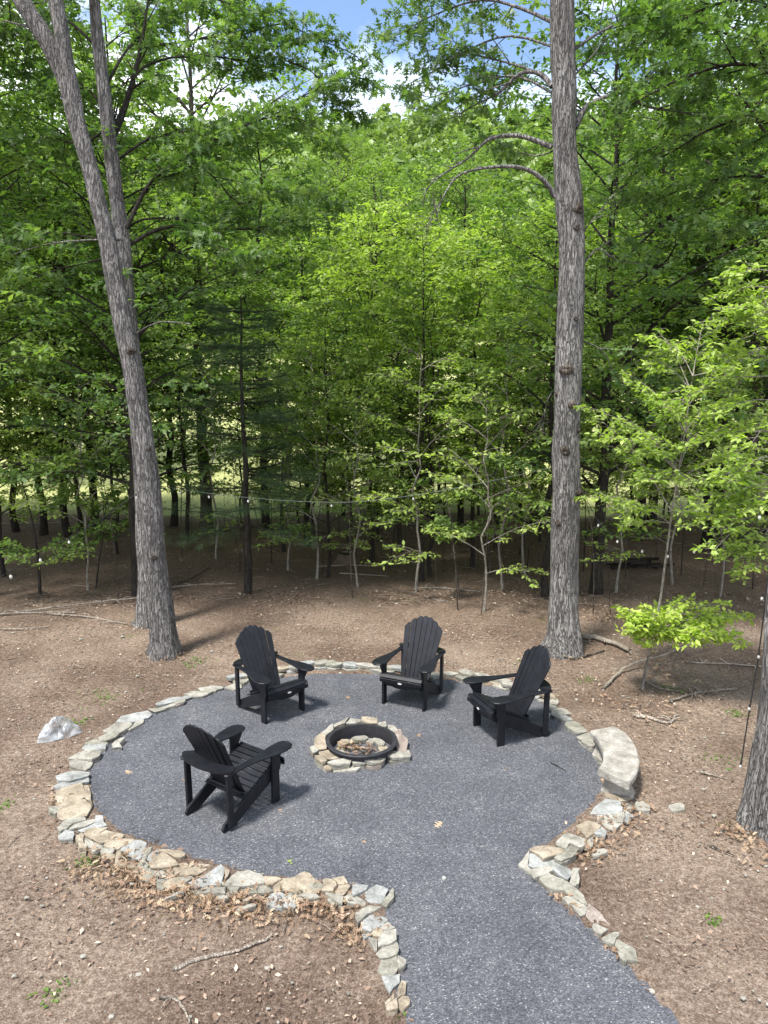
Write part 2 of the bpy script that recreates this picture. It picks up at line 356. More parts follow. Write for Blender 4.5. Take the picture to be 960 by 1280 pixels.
def bough(tubes, segs, pts, r0, g, n_sub, sub_len, leafy=True, flat=.35, start=.25, r1=.004, gen2=3, bare=False):
    """a limb polyline with side branches and twigs in roughly horizontal sprays"""
    pts = [Vector(p) for p in pts]; n = len(pts)
    tubes.add(pts, [r0+(r1-r0)*(i/(n-1)) for i in range(n)], 6 if r0 > .02 else 5, .12)
    L_ = [0]
    for i in range(1, n): L_.append(L_[-1]+(pts[i]-pts[i-1]).length)
    def at(t):
        s = t*L_[-1]
        for i in range(1, n):
            if s <= L_[i]: 
                q = (s-L_[i-1])/max(1e-6, L_[i]-L_[i-1]); return pts[i-1].lerp(pts[i], q), (pts[i]-pts[i-1]).normalized()
        return pts[-1], (pts[-1]-pts[-2]).normalized()
    for k in range(n_sub):
        t = start+(1-start)*(k+g.random())/n_sub; p, d = at(t)
        sd = 1 if k % 2 else -1; ang = sd*g.uniform(.5, 1.15)
        h = Matrix.Rotation(ang, 3, 'Z') @ d; h.z = h.z*flat+g.normal(.05, flat*.55)
        h.normalize(); ln = sub_len*g.uniform(.55, 1.15)*(1.15-.55*t)
        q = p+h*ln*.5+Vector((0, 0, g.normal(0, .06)*ln)); e = p+h*ln+Vector((0, 0, -.08*ln+g.normal(0, .08)*ln))
        rr = max(.0035, r0*(1-t)*.45+.003)
        tubes.add([p, q, e], [rr, rr*.7, .002], 4, 0, False)
        rv = float(np.clip(g.normal(.5, .2), 0, 1))
        if leafy:
            segs.append((q, e, rv)); segs.append((p.lerp(q, .4), q, rv))
        for j in range(gen2):
            b = p.lerp(e, .25+.7*(j+g.random())/gen2); s2 = 1 if j % 2 else -1
            h2 = Matrix.Rotation(s2*g.uniform(.5, 1.0), 3, 'Z') @ h; h2.z = h2.z*.6+g.normal(0, flat*.5); h2.normalize()
            l2 = ln*g.uniform(.3, .6); e2 = b+h2*l2
            tubes.add([b, e2], [.0035, .0015], 3, 0, False)
            if leafy: segs.append((b, e2, rv))

# ------------------------------------------------------------------ terrain
def hgt(x, y):
    x = np.asarray(x, float); y = np.asarray(y, float)
    z = np.zeros_like(x+y)
    a = np.clip((y-24)/54, 0, 1); z = z+9.0*a*a*(3-2*a)*.85+np.clip(y-24, 0, 54)*.03
    c = np.clip((y-72)/120, 0, 1); z = z+46*c**1.15*(1+.12*np.sin(x*.025+.6)-.10*np.clip((x-10)/80, 0, 1))
    z = z+.18*np.clip((y-12)/8, 0, 1)*np.sin(x*.45+1)*np.cos(y*.5)
    return z
# border outline (inner edge of the stones), photo pixels
OUT_PX = [(560, 1560), (530, 1360), (508, 1262), (497, 1205), (490, 1160), (486, 1122), (440, 1105), (380, 1100), (320, 1090), (260, 1075), (200, 1057), (150, 1035),
          (120, 1003), (113, 970), (127, 935), (160, 908), (210, 882), (260, 864), (320, 852), (400, 844), (470, 844), (540, 849), (610, 859), (660, 872),
          (700, 892), (730, 920), (747, 950), (750, 985), (733, 1012), (700, 1038), (662, 1066), (648, 1084), (690, 1125), (740, 1172), (785, 1215), (835, 1270), (900, 1345), (1090, 1560)]
OUT = [G(x, y) for x, y in OUT_PX]
def seg_dist(X, Y, poly, a=0, b=None):
    D = np.full(X.shape, 1e9)
    for p, q in zip(poly[a:b], poly[a+1:b]):
        dx, dy = q[0]-p[0], q[1]-p[1]; t = np.clip(((X-p[0])*dx+(Y-p[1])*dy)/(dx*dx+dy*dy), 0, 1)
        D = np.minimum(D, np.hypot(X-p[0]-t*dx, Y-p[1]-t*dy))
    return D
def in_poly(X, Y, poly):
    ins = np.zeros(X.shape, bool); n = len(poly)
    for i in range(n):
        x1, y1 = poly[i][0], poly[i][1]; x2, y2 = poly[(i+1) % n][0], poly[(i+1) % n][1]
        c = ((y1 > Y) != (y2 > Y)) & (X < (x2-x1)*(Y-y1)/(y2-y1+1e-12)+x1); ins ^= c
    return ins
xs = np.unique(np.concatenate([-np.geomspace(7.5, 320, 46), np.arange(-7.5, 7.5, .07), np.geomspace(7.5, 320, 46)]))
ys = np.unique(np.concatenate([-np.geomspace(3, 120, 20), np.linspace(-3, 3.4, 20), np.arange(3.4, 13, .07), np.geomspace(13, 420, 90)]))
X, Y = np.meshgrid(xs, ys); Z = hgt(X, Y)
nv = np.zeros_like(Z); ok = (np.abs(X) < 9) & (Y > 2.5) & (Y < 16)
for i, j in zip(*np.nonzero(ok)):
    v = Vector((X[i, j], Y[i, j], 0)); nv[i, j] = .026*noise.noise(v*1.1)+.012*noise.noise(v*5.3)+.006*noise.noise(v*13)
ins = in_poly(X, Y, OUT); dist = seg_dist(X, Y, OUT)
Z = Z+np.where(ins, -.03, nv*np.clip(dist/.35, 0, 1))+np.where(ins, 0, .035*np.exp(-((dist-.12)/.11)**2)*(dist > 0))
ny, nx = X.shape; idx = np.arange(nx*ny).reshape(ny, nx)
F = np.stack([idx[:-1, :-1], idx[:-1, 1:], idx[1:, 1:], idx[1:, :-1]], -1).reshape(-1, 4)
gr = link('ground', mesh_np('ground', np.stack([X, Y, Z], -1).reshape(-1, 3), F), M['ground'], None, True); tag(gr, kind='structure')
def zg(x, y): return float(hgt(x, y))

# patio sheet with its path
cx, cy_ = 0, 0
def offset_poly(poly, d):
    o = []; n = len(poly)
    for i in range(n):
        a, b = poly[i-1], poly[(i+1) % n]; t = Vector((b[0]-a[0], b[1]-a[1])).normalized(); nn = Vector((t.y, -t.x))
        o.append((poly[i][0]-nn.x*d, poly[i][1]-nn.y*d))
    return o
def signed(poly): return sum(poly[i-1][0]*poly[i][1]-poly[i][0]*poly[i-1][1] for i in range(len(poly)))/2
pp = [(p.x, p.y) for p in OUT]
po = offset_poly(pp, .07 if signed(pp) < 0 else -.07)
if abs(signed(po)) < abs(signed(pp)): po = offset_poly(pp, -.07 if signed(pp) < 0 else .07)
bm = bmesh.new(); vs = [bm.verts.new((x, y, .012)) for x, y in po]; f = bm.faces.new(vs)
if f.normal.z < 0: f.normal_flip()
bmesh.ops.triangulate(bm, faces=[f])
me = bpy.data.meshes.new('patio'); bm.to_mesh(me); bm.free()
pt = link('patio_gravel', me, M['patio']); tag(pt, kind='structure')

# ------------------------------------------------------------------ stones
CROP = {'A': (60, 820, 3.2), 'B': (60, 1000, 4.0), 'C': (260, 1040, 3.692), 'D': (620, 960, 4.0), 'E': (680, 860, 6.0), 'F': (370, 870, 5.647)}
ST = {
'A': """C 705,125 770,100 775,125 740,133|C 600,130 660,118 705,122 670,138 625,142|C 545,150 575,140 660,140 620,158 575,160|B 430,195 510,150 575,143 580,158 510,185 450,202
G 400,210 470,200 550,172 545,185 480,205 430,220|B 330,235 400,218 415,232 370,255 320,262 270,265 290,245|C 325,290 350,265 385,250 380,265 345,285 325,297|C 220,300 270,268 330,262 335,275 290,303 235,306
G 200,320 250,304 290,308 270,325 230,335 205,332|G 145,350 190,330 235,340 240,350 180,358|B 135,368 150,358 235,352 230,368 180,374|C 255,350 290,330 310,325 285,350 295,360 260,362
C 80,405 150,370 215,378 205,400 175,415 105,410|C 85,425 120,410 180,412 170,440 150,455 90,445|B 30,480 95,455 165,460 160,475 90,500 40,500|B 20,520 55,505 160,478 165,500 110,515 40,535
T 30,540 135,515 150,560 60,595 35,580|T 45,600 60,590 145,570 175,600 155,635 60,655 35,640|T 140,520 160,515 178,600 150,570|G 0,605 45,597 55,620 30,630 5,622
C 35,690 60,665 90,650 145,640 150,650 100,665 75,690 50,700|C 70,690 110,665 195,650 200,660 150,680 90,695|B 120,695 200,665 190,640 220,640 235,675 160,697|B 40,715 70,697 105,705 100,728 50,728""",
'B': """T 175,170 190,150 300,137 270,155 220,188|T 220,190 290,155 380,170 370,182 260,210|T 280,220 330,195 430,195 425,205 350,240 285,232|B 365,240 430,200 495,215 470,280 455,295 370,270
T 140,180 170,160 180,210 140,205|C 180,185 225,210 275,225 270,245 225,255 190,230|G 265,240 335,240 325,262 270,268|T 270,272 335,268 335,292 275,295|T 150,215 195,220 190,245 155,240
T 340,265 365,245 370,275 395,295 385,325 335,320|T 395,305 435,312 440,335 395,345|G 435,345 460,310 500,235 520,232 490,300 505,320 495,352 445,355|B 490,290 520,262 570,248 575,262 510,302
T 545,245 595,243 685,265 680,280 640,288 600,265|T 505,310 570,262 640,300 655,318 560,335 510,335|T 570,335 690,313 705,330 625,382|T 655,375 690,345 720,318 808,318 805,335 750,370 690,383
G 465,395 510,340 555,370 550,392 490,402|C 515,360 530,342 580,350 615,385 600,400|C 640,385 660,370 725,385 690,412 660,402|T 570,430 620,390 655,390 710,420 700,430 635,445|G 540,398 600,400 600,430 570,450 540,420
B 700,415 770,385 840,330 885,335 880,375 800,430 750,440|C 835,415 870,395 890,425 850,430|C 720,450 800,435 820,445 820,462 730,468|C 820,435 885,435 885,460 830,470|C 580,490 650,455 680,460 640,475 590,495|C 850,470 900,462 900,485 860,492""",
'C': """C 72,240 135,180 190,178 260,208 258,235 165,245|B 5,215 15,180 60,150 80,165 70,205 60,245 5,240|T 75,165 100,180 80,215|T 260,205 320,205 345,215 300,240 262,235|T 300,240 345,215 400,210 445,185 490,215 530,240 525,265 470,275 345,265 305,270
G 165,255 180,240 295,243 305,270 260,282 180,275|C 10,262 75,252 80,280 20,285|G 88,255 145,252 135,275 105,285|B 270,310 290,285 345,283 360,310 420,320 400,345 300,345 268,325|C 355,290 370,278 435,280 500,285 515,300 450,310 375,312
C 130,360 175,335 225,325 220,340 150,365|C 45,295 90,282 100,300 60,310|C 160,315 190,295 245,288 240,300 180,322|T 525,270 530,212 575,212 595,245 578,275|T 575,212 625,205 645,235 600,240|T 580,285 605,235 650,240 655,255 625,292
G 540,285 555,278 625,295 620,330 575,310|G 530,300 550,295 595,330 580,340|C 625,300 650,280 730,320 725,337 650,325|B 665,230 740,243 735,258 670,297|B 695,285 775,238 835,265 800,330 750,330|G 800,330 835,285 855,255 860,300 825,340
C 680,375 740,335 800,338 735,375 690,425 680,400|B 705,425 745,385 785,372 830,390 820,410 750,465 710,450|B 710,460 745,465 755,480 720,495|C 790,440 830,415 865,445 800,450|T 752,455 790,447 815,460 805,485 760,475|C 785,525 785,490 815,455 870,447 870,495 825,515
C 740,490 780,490 780,540 765,535|G 775,560 800,535 870,502 882,530 870,565 790,580|G 780,635 800,585 830,565 870,565 880,630 860,660 800,655|C 880,625 875,570 915,590 900,620|B 800,665 885,650 885,690 840,745|T 875,725 895,680 915,690 910,745 875,765
T 815,785 860,745 860,770 825,795|T 822,815 825,795 870,765 878,810 840,822|T 878,770 925,758 932,790 900,822 880,812""",
'D': """T 545,120 580,112 670,130 680,145 650,168 590,165 545,140|B 475,215 510,175 545,152 630,175 630,220 600,228 480,222|C 465,260 470,222 530,228 640,235 640,265 590,310 550,290 520,265|C 635,190 660,165 690,180 685,205 640,200
C 690,190 700,165 740,165 770,185 770,212 700,205|B 635,205 690,240 660,270 640,262|T 400,290 465,262 525,285 500,320 455,347|B 490,330 530,285 555,310 545,345 520,335|C 330,330 360,320 430,345 445,390 415,400 360,365
C 430,340 490,330 485,390 450,410 440,380|C 300,365 330,340 370,365 350,405 310,390|G 290,450 370,385 415,400 400,425 330,465|T 165,400 200,385 260,380 330,400 340,420 285,440 235,458 215,435|C 110,480 165,420 160,490 205,545 150,510
B 160,490 170,430 210,435 240,460 310,455 330,470 300,485 190,502|C 190,545 170,505 310,485 330,495 240,530|C 475,420 500,405 540,405 560,420 530,435 485,437|B 280,500 300,483 350,490 385,515 360,555 325,540|C 365,570 385,505 420,510 415,570 400,580
G 215,545 255,515 300,545 370,580 440,640 460,680 430,670 340,610 280,600|C 330,650 370,640 440,680 400,690 360,680|C 380,690 410,675 450,690 445,730 420,735|P 445,700 465,680 520,720 570,780 540,800 500,780 450,740|C 480,790 500,780 560,805 530,825 490,810
G 525,850 590,815 620,820 600,850 590,880 545,865|G 590,870 610,850 660,880 700,910 710,970 655,960 640,975 610,920|C 862,185 905,172 945,185 945,208 880,210""",
'E': """C 245,350 340,320 385,380 375,460 330,440 280,400|G 155,280 170,245 210,235 340,290 330,320 240,340|C 375,470 390,410 430,470 435,550 400,530|B 85,215 140,195 210,225 215,240 150,245|C 50,190 60,150 150,150 210,190 140,195 90,205
C 0,110 40,112 95,150 50,155 0,130|B 0,165 50,190 45,205 0,190""",
'F': """C 180,250 260,200 265,235 205,272|C 255,205 340,165 380,150 345,190 275,215|C 350,185 385,155 455,165 455,182 400,188|T 460,180 465,150 570,150 575,185 520,188|C 575,190 630,180 640,210 600,215|C 645,200 690,205 720,240 700,255 650,225
P 700,260 740,240 755,275 790,300 780,380 715,370 708,350|T 130,300 180,255 210,280 215,370 160,370 130,340|C 95,360 130,345 165,380 120,400|T 160,390 230,378 300,420 320,440 240,440 180,415|T 130,420 170,410 220,450 190,470 150,455
C 220,460 300,445 400,440 380,475 260,480|T 190,490 265,485 250,515 200,510|C 260,525 290,495 480,485 430,525|C 400,450 480,450 490,470 400,480|C 485,460 560,440 635,430 600,465 540,475|C 490,475 575,480 550,500 510,495|C 640,420 690,385 800,370 810,420 740,435 680,440"""}
COLW = {'T': 'tan', 'C': 'beige', 'B': 'bluish grey', 'G': 'grey green', 'P': 'brown'}
ORD = "first second third fourth fifth sixth seventh eighth ninth tenth eleventh twelfth thirteenth fourteenth fifteenth sixteenth seventeenth eighteenth nineteenth twentieth".split()
TENS = {20: 'twenty', 30: 'thirty', 40: 'forty', 50: 'fifty', 60: 'sixty'}
def ordw(i):
    if i < 20: return ORD[i]
    n = i+1; t = n//10*10
    return (TENS[t][:-1]+'ieth') if n == t else TENS[t]+'-'+ORD[n-t-1]
def make_stone(poly, zt, th, g, name='stone'):
    """poly world xy list; returns mesh with base at z=zt-th"""
    n = len(poly); c = Vector((sum(p[0] for p in poly)/n, sum(p[1] for p in poly)/n, 0)); pts = []
    for i in range(n):
        a = Vector((*poly[i][:2], 0)); b = Vector((*poly[(i+1) % n][:2], 0)); ln = (b-a).length
        k = 3 if ln > .16 else 2
        for j in range(k):
            t = j/k; q = a.lerp(b, t)
            if j: 
                d = (b-a).normalized(); q += Vector((d.y, -d.x, 0))*g.normal(0, .004+.008*ln)
            else: q = q.lerp(c, .04)
            pts.append(q)
    m = len(pts); tx, ty = g.normal(0, .06), g.normal(0, .06); V = []; F = []
    for lv, (sc_, z) in enumerate(((.95, zt-th), (.99, zt-th*.5), (1.0, zt-.005), (.972, zt), (.5, zt+.001))):
        for i, q in enumerate(pts):
            r = q-c; s = sc_+g.normal(0, .008 if lv < 4 else .02)
            zz = z+(r.x*tx+r.y*ty if lv > 0 else 0)+g.normal(0, .0022)
            V.append((c.x+r.x*s, c.y+r.y*s, zz))
    V.append((c.x, c.y, zt+.003)); top = len(V)-1
    for lv in range(4):
        for i in range(m):
            j = (i+1) % m; F.append((lv*m+i, lv*m+j, (lv+1)*m+j, (lv+1)*m+i))
    for i in range(m): F.append((4*m+i, 4*m+(i+1) % m, top))
    F.append(tuple(reversed(range(m))))
    if signed([(p.x, p.y) for p in pts]) < 0: F = [tuple(reversed(f)) for f in F]
    loc = Vector((c.x, c.y, zt-th)); V = [(v[0]-loc.x, v[1]-loc.y, v[2]-loc.z) for v in V]
    return mesh_py(name, V, F), loc
gs = np.random.default_rng(11)
stones = []   # (obj, colour, section, px, py, area)
def sec_of(k, px, py):
    if k == 'A': return 'left border' if py < 955 else 'left front border below the plastic bag'
    if k == 'B': return 'front left border below the nearest chair'
    if k == 'C': return 'front border left of the path mouth' if px < 430 else 'left edge of the path'
    if k == 'D':
        if px > 830: return 'bare dirt right of the bench'
        return 'right border between bench and path corner' if py < 1085 and not (px < 730 and py > 1078) else 'right edge of the path'
    if k == 'E': return 'right border behind the bench'
    if k == 'F': return 'ring round the fire pit'
    return k
for k, txt in ST.items():
    ox, oy, s = CROP[k]
    for ent in txt.replace('\n', '|').split('|'):
        a = ent.split(); colr = a[0]; px = [(float(q.split(',')[0])/s+ox, float(q.split(',')[1])/s+oy) for q in a[1:]]
        mxp, myp = sum(p[0] for p in px)/len(px), sum(p[1] for p in px)/len(px)
        if k == 'F': zt = (.085 if myp < 947 else (.082 if myp < 955 else .04))+gs.uniform(-.012, .012)
        else: zt = gs.uniform(.034, .074)
        if k == 'B' and myp > 1080 or (k == 'D' and mxp > 760) or (k == 'C' and myp > 1115 and mxp < 400): zt = gs.uniform(.035, .05)
        if k == 'D' and mxp > 830: zt = .03
        poly = [G(x, y, zt) for x, y in px]; pc = sum(poly, Vector())/len(poly); poly = [pc+(q-pc)*1.05 for q in poly]
        th = min(zt-.004, gs.uniform(.022, .036)) if zt > .042 else zt+.01
        me, loc = make_stone(poly, zt, th, gs)
        o = link('stone', me, M['stone_'+colr]); o.location = loc
        ar = abs(signed([(p.x, p.y) for p in poly]))
        stones.append((o, colr, sec_of(k, mxp, myp), mxp, myp, ar))
        if zt-th > .012:      # the dry-laid lower course that carries it
            c = sum((p for p in poly), Vector())/len(poly); pl2 = [c+(p-c)*gs.uniform(.86, 1.0) for p in poly]
            me, loc = make_stone(pl2, zt-th-.002, max(.02, zt-th+.006), gs); c2 = gs.choice(list('TCGGP'))
            o = link('stone', me, M['stone_'+c2]); o.location = loc
            stones.append((o, c2, sec_of(k, mxp, myp)+'#', mxp, myp, ar))
# far border: two loose courses following the outline
far = smooth_path([(302, 857), (340, 849), (400, 840), (470, 842), (540, 847), (610, 857), (655, 869), (690, 884)], 12)
farw = [G(x, y) for x, y in far]; acc = 0; i = 0; pos_l = []
for a, b in zip(farw[:-1], farw[1:]):
    pos_l.append((a, b-a))
tot = sum(d.length for _, d in pos_l); s = 0; nxt = .0; items = []
for a, d in pos_l:
    while nxt < s+d.length:
        p = a+d.normalized()*(nxt-s); items.append((p, math.atan2(d.y, d.x))); nxt += gs.uniform(.15, .27)
    s += d.length
for n_, (p, an) in enumerate(items):
    for lay in range(2):
        if lay and gs.random() < .3: continue
        w, h = gs.uniform(.12, .2), gs.uniform(.06, .11); k = gs.integers(5, 8)
        cc = p+Vector((gs.normal(0, .03), .05+gs.normal(0, .03)+(.05 if lay else 0), 0)); poly = []
        for j in range(k):
            th = 2*PI*(j+gs.uniform(-.3, .3))/k; x, y = w*math.cos(th)*gs.uniform(.8, 1.1), h*math.sin(th)*gs.uniform(.8, 1.1)
            poly.append((cc.x+x*math.cos(an)-y*math.sin(an), cc.y+x*math.sin(an)+y*math.cos(an)))
        z = (.05 if not lay else .095)+gs.uniform(-.006, .012); th_ = .05 if not lay else .04
        me, loc = make_stone(poly, z, th_, gs); colr = gs.choice(list('CCTGCB'))
        o = link('stone', me, M['stone_'+colr]); o.location = loc; q = to_px(cc)
        stones.append((o, colr, 'far border behind the chairs'+('#' if not lay else ''), q[0], q[1], .03))
# fire pit floor stones
R0, R1, R2 = G(407, 926, .15), G(497, 926, .15), G(452, 926, .15)
RC = (R0+R1)/2; RR = (R1-R0).length/2
RC = G(452, 925, .15)
for j in range(13):
    a = 2*PI*j/13+.2; r = RR*.62; c = Vector((RC.x+math.cos(a)*r, RC.y+math.sin(a)*r)); poly = []
    for q in range(6):
        t = 2*PI*q/6; x, y = .105*math.cos(t)*gs.uniform(.8, 1.1), .06*math.sin(t)*gs.uniform(.8, 1.1); an = a+PI/2
        poly.append((c.x+x*math.cos(an)-y*math.sin(an), c.y+x*math.sin(an)+y*math.cos(an)))
    z = .035+.025*(j % 2); me, loc = make_stone(poly, z, .03+.01*(j % 2), gs); colr = gs.choice(list('CTG'))
    o = link('stone', me, M['stone_'+colr]); o.location = loc; q = to_px((c.x, c.y, z)); stones.append((o, colr, 'floor inside the steel fire ring', q[0], q[1], .02))
from collections import defaultdict
bys = defaultdict(list)
for s_ in stones: bys[(s_[2], s_[1])].append(s_)
for (sec, colr), ls in bys.items():
    vertical = sec.startswith(('left edge', 'right edge', 'right border', 'left border', 'left front')) ; ls.sort(key=(lambda q: q[4]) if vertical else (lambda q: q[3]))
    low = sec.endswith('#'); sec = sec.rstrip('#'); frm = 'far end' if vertical else 'left'
    for i, q in enumerate(ls):
        sz = 'underlying' if low else ('large' if q[5] > .05 else ('medium' if q[5] > .02 else 'small'))
        pre = 'on the' if 'dirt' in sec or 'floor' in sec or 'edge' in sec else 'in the'
        nm = {'underlying': f"{COLW[colr]} lower course stone"}.get(sz, f"{sz} {COLW[colr]} flat stone")
        lab = f"{nm}, {ordw(i)} from {frm} {pre} {sec}" if len(ls) > 1 else f"only {nm} {pre} {sec}"
        if len(lab.split()) > 16: lab = f"{nm}, {ordw(i)} from {frm}, {sec}"
        if len(lab.split()) > 16: lab = f"{nm}, {ordw(i)} from {frm}, {sec.replace(' the', '')}"
        tag(q[0], lab, 'stone', 'flat stones of the patio border' if 'fire' not in sec else 'flat stones of the fire pit')

# ------------------------------------------------------------------ fire ring
def ring_mesh(prof, n=64):
    V = []; F = []; k = len(prof)
    for i in range(n):
        a = 2*PI*i/n
        for r, z in prof: V.append((r*math.cos(a), r*math.sin(a), z))
    for i in range(n):
        for j in range(k):
            F.append((i*k+j, ((i+1) % n)*k+j, ((i+1) % n)*k+(j+1) % k, i*k+(j+1) % k))
    return mesh_py('ring', V, F)
fr = empty('fire_ring', (RC.x, RC.y, 0)); tag(fr, 'round black steel fire ring set among stones in the patio centre', 'fire ring')
link('ring_wall', ring_mesh([(RR*.90, 0.0), (RR*.90, .152), (RR*.888, .152), (RR*.888, 0.0)]), M['iron'], fr, False)
link('rim', ring_mesh([(RR*.89, .153), (RR*.89, .160), (RR*.99, .158), (RR*1.0, .153), (RR*.998, .143), (RR*.988, .143), (RR*.985, .150), (RR*.905, .153)]), M['iron'], fr, False)

# ------------------------------------------------------------------ chairs
def ext(V, F, pts, o, U, Vv, Wd, t):
    """extrude polygon pts (u,v) at origin o by t along Wd, centred"""
    b = len(V); n = len(pts); o = Vector(o); U = Vector(U); Vv = Vector(Vv); Wd = Vector(Wd)
    for s in (-.5, .5):
        for u, v in pts: V.append(o+U*u+Vv*v+Wd*(t*s))
    F.append(tuple(b+i for i in reversed(range(n)))); F.append(tuple(b+n+i for i in range(n)))
    for i in range(n):
        j = (i+1) % n; F.append((b+i, b+j, b+n+j, b+n+i))
def part(name, V, F, mat, parent, bev=.004):
    me = mesh_py(name, V, F); bm = bmesh.new(); bm.from_mesh(me); bmesh.ops.recalc_face_normals(bm, faces=bm.faces)
    if bev:
        es = [e for e in bm.edges if len(e.link_faces) == 2 and e.calc_face_angle(0) > .6]
        bmesh.ops.bevel(bm, geom=es, offset=bev, segments=1, affect='EDGES', clamp_overlap=True)
    bm.to_mesh(me); bm.free(); return link(name, me, mat, parent)
XA, YA, ZA = (1, 0, 0), (0, 1, 0), (0, 0, 1)
def make_chair():
    root = empty('adirondack_chair', (0, 0, 0)); m = M['chair']
    prof = [(.335, .395), (.35, .35), (.335, .29), (.25, .235), (.10, .165), (-.12, .065), (-.24, .004), (-.37, .0), (-.385, .03), (-.36, .075), (-.16, .185), (-.05, .245), (.12, .325), (.25, .385), (.30, .405)]
    for s in (1, -1):
        V, F = [], []; ext(V, F, prof, (s*.232, 0, 0), YA, ZA, XA, .026); part('seat_rail', V, F, m, root)
        V, F = [], []
        ext(V, F, [(.20, 0), (.29, 0), (.29, .30), (.315, .36), (.30, .43), (.345, .505), (.345, .535), (.19, .535), (.20, .48)], (s*.262, 0, 0), YA, ZA, XA, .030); part('leg', V, F, m, root)
        V, F = [], []
        ext(V, F, [(-.335, .03), (-.275, .045), (-.285, .535), (-.345, .535)], (s*.262, 0, 0), YA, ZA, XA, .030); part('leg', V, F, m, root)
        V, F = [], []
        arm = [(.236, -.35), (.236, -.05), (.225, .12), (.212, .22), (.214, .32), (.24, .385), (.295, .405), (.35, .39), (.382, .34), (.388, .27), (.372, .17), (.335, .05), (.306, -.08), (.30, -.20), (.30, -.36), (.27, -.375)]
        ext(V, F, [(x*s, y) for x, y in arm], (0, 0, .5475), XA, YA, ZA, .022); part('armrest', V, F, m, root, .006)
    # seat slats following the rail's curve
    V, F = [], []
    path = smooth_path([(.362, .325), (.366, .385), (.33, .418), (.27, .412), (.12, .345), (-.03, .272), (-.14, .215)], 12)
    pl = [0]
    for a, b in zip(path[:-1], path[1:]): pl.append(pl[-1]+float(np.linalg.norm(b-a)))
    def atp(s):
        for i in range(1, len(path)):
            if s <= pl[i]: q = (s-pl[i-1])/(pl[i]-pl[i-1]); return path[i-1]*(1-q)+path[i]*q
        return path[-1]
    ns = 11; w = pl[-1]/ns
    for i in range(ns):
        a, b = atp(i*w+.004), atp((i+1)*w-.005); d = Vector((0, b[0]-a[0], b[1]-a[1])); ln = d.length; d.normalize(); nn = Vector((1, 0, 0)).cross(d)*-1
        o = Vector((0, (a[0]+b[0])/2, (a[1]+b[1])/2))
        ext(V, F, [(-.268, -ln/2), (.268, -ln/2), (.268, ln/2), (-.268, ln/2)] if i < 2 else [(-.246, -ln/2), (.246, -ln/2), (.246, ln/2), (-.246, ln/2)], o, XA, d, nn, .016)
    part('seat', V, F, m, root, .003)
    V, F = [], []
    ext(V, F, [(-.215, .34), (.215, .34), (.215, .29), (.13, .275), (.07, .255), (-.07, .255), (-.13, .275), (-.215, .29)], (0, .325, 0), XA, ZA, YA, .018); ap = part('apron', V, F, m, root)
    V, F = [], []
    ext(V, F, [(.026*math.cos(2*PI*i/14), .011*math.sin(2*PI*i/14)) for i in range(14)], (0, .381, .345), XA, ZA, YA, .003); part('badge', V, F, M['badge'], root, 0)
    # fanned, slightly cupped backrest
    V, F = [], []
    lean = R(25); up = Vector((0, -math.sin(lean), math.cos(lean))); nb = Vector((0, math.cos(lean), math.sin(lean))); o0 = Vector((0, -.085, .215)); nsl = 7
    tops = [.725, .785, .82, .832, .82, .785, .725]
    for i in range(nsl):
        ub0, ub1 = -.185+.37*i/nsl+.001, -.185+.37*(i+1)/nsl-.001; ut0, ut1 = -.255+.51*i/nsl+.0012, -.255+.51*(i+1)/nsl-.0012
        s1 = tops[i]; k = (i-3); l_, r_ = s1-.008, s1-.008
        if k < 0: l_, r_ = s1-(.05, .035, .02)[k+3], s1
        if k > 0: l_, r_ = s1, s1-(.02, .035, .05)[k-1]
        mid_u = (ut0+ut1)/2; cup = .55*((i-3)/7)**2*.18
        yaw = (i-3)*.05; U = (Vector((1, 0, 0))*math.cos(yaw)+nb*math.sin(yaw))
        pts = [(ub0, 0), (ub1, 0), (ut1, r_-.012), (ut1-.008, r_), (mid_u+.008*(k > 0)-.008*(k > 0), (l_+r_)/2+.012), (ut0+.008, l_), (ut0, l_-.012)]
        pts = [(u-mid_u*0, v) for u, v in pts]
        ext(V, F, pts, o0+nb*cup, XA, up, nb, .018)
    part('backrest', V, F, m, root, .003)
    V, F = [], []
    n = 16; outer = [(.31*math.sin(t), -.30-.125*math.cos(t)) for t in [(-PI/2+PI*i/n) for i in range(n+1)]]; inner = [(.235*math.sin(t), -.235-.06*math.cos(t)) for t in [(PI/2-PI*i/n) for i in range(n+1)]]
    for i in range(n):
        ext(V, F, [outer[i], outer[i+1], inner[n-i-1], inner[n-i]], (0, 0, .5735), XA, YA, ZA, .022)
    me = mesh_py('x', V, F); bm = bmesh.new(); bm.from_mesh(me); bmesh.ops.remove_doubles(bm, verts=bm.verts, dist=1e-4)
    fs = [f for f in bm.faces if all(len(e.link_faces) > 2 or True for e in f.edges)]
    dup = {}
    for f in bm.faces:
        key = tuple(round(c, 4) for c in f.calc_center_median()); dup.setdefault(key, []).append(f)
    bmesh.ops.delete(bm, geom=[f for v in dup.values() if len(v) > 1 for f in v], context='FACES')
    bmesh.ops.recalc_face_normals(bm, faces=bm.faces); bm.to_mesh(me); bm.free(); me.name = 'back_brace'; link('back_brace', me, m, root)
    V, F = [], []
    ext(V, F, [(-.21, -.045), (.21, -.045), (.21, .045), (-.21, .045)], o0+up*.02-nb*.022, XA, up, nb, .022); part('cross_rail', V, F, m, root)
    return root
chair0 = make_chair()
def copy_tree(o, parent=None):
    c = o.copy(); COL.objects.link(c); c.parent = parent
    if parent is not None: c.matrix_parent_inverse = Matrix()
    for ch in list(o.children): copy_tree(ch, c)
    return c
FL = {'fr': (.262, .245), 'fl': (-.262, .245), 'rr': (.235, -.375), 'rl': (-.235, -.375)}
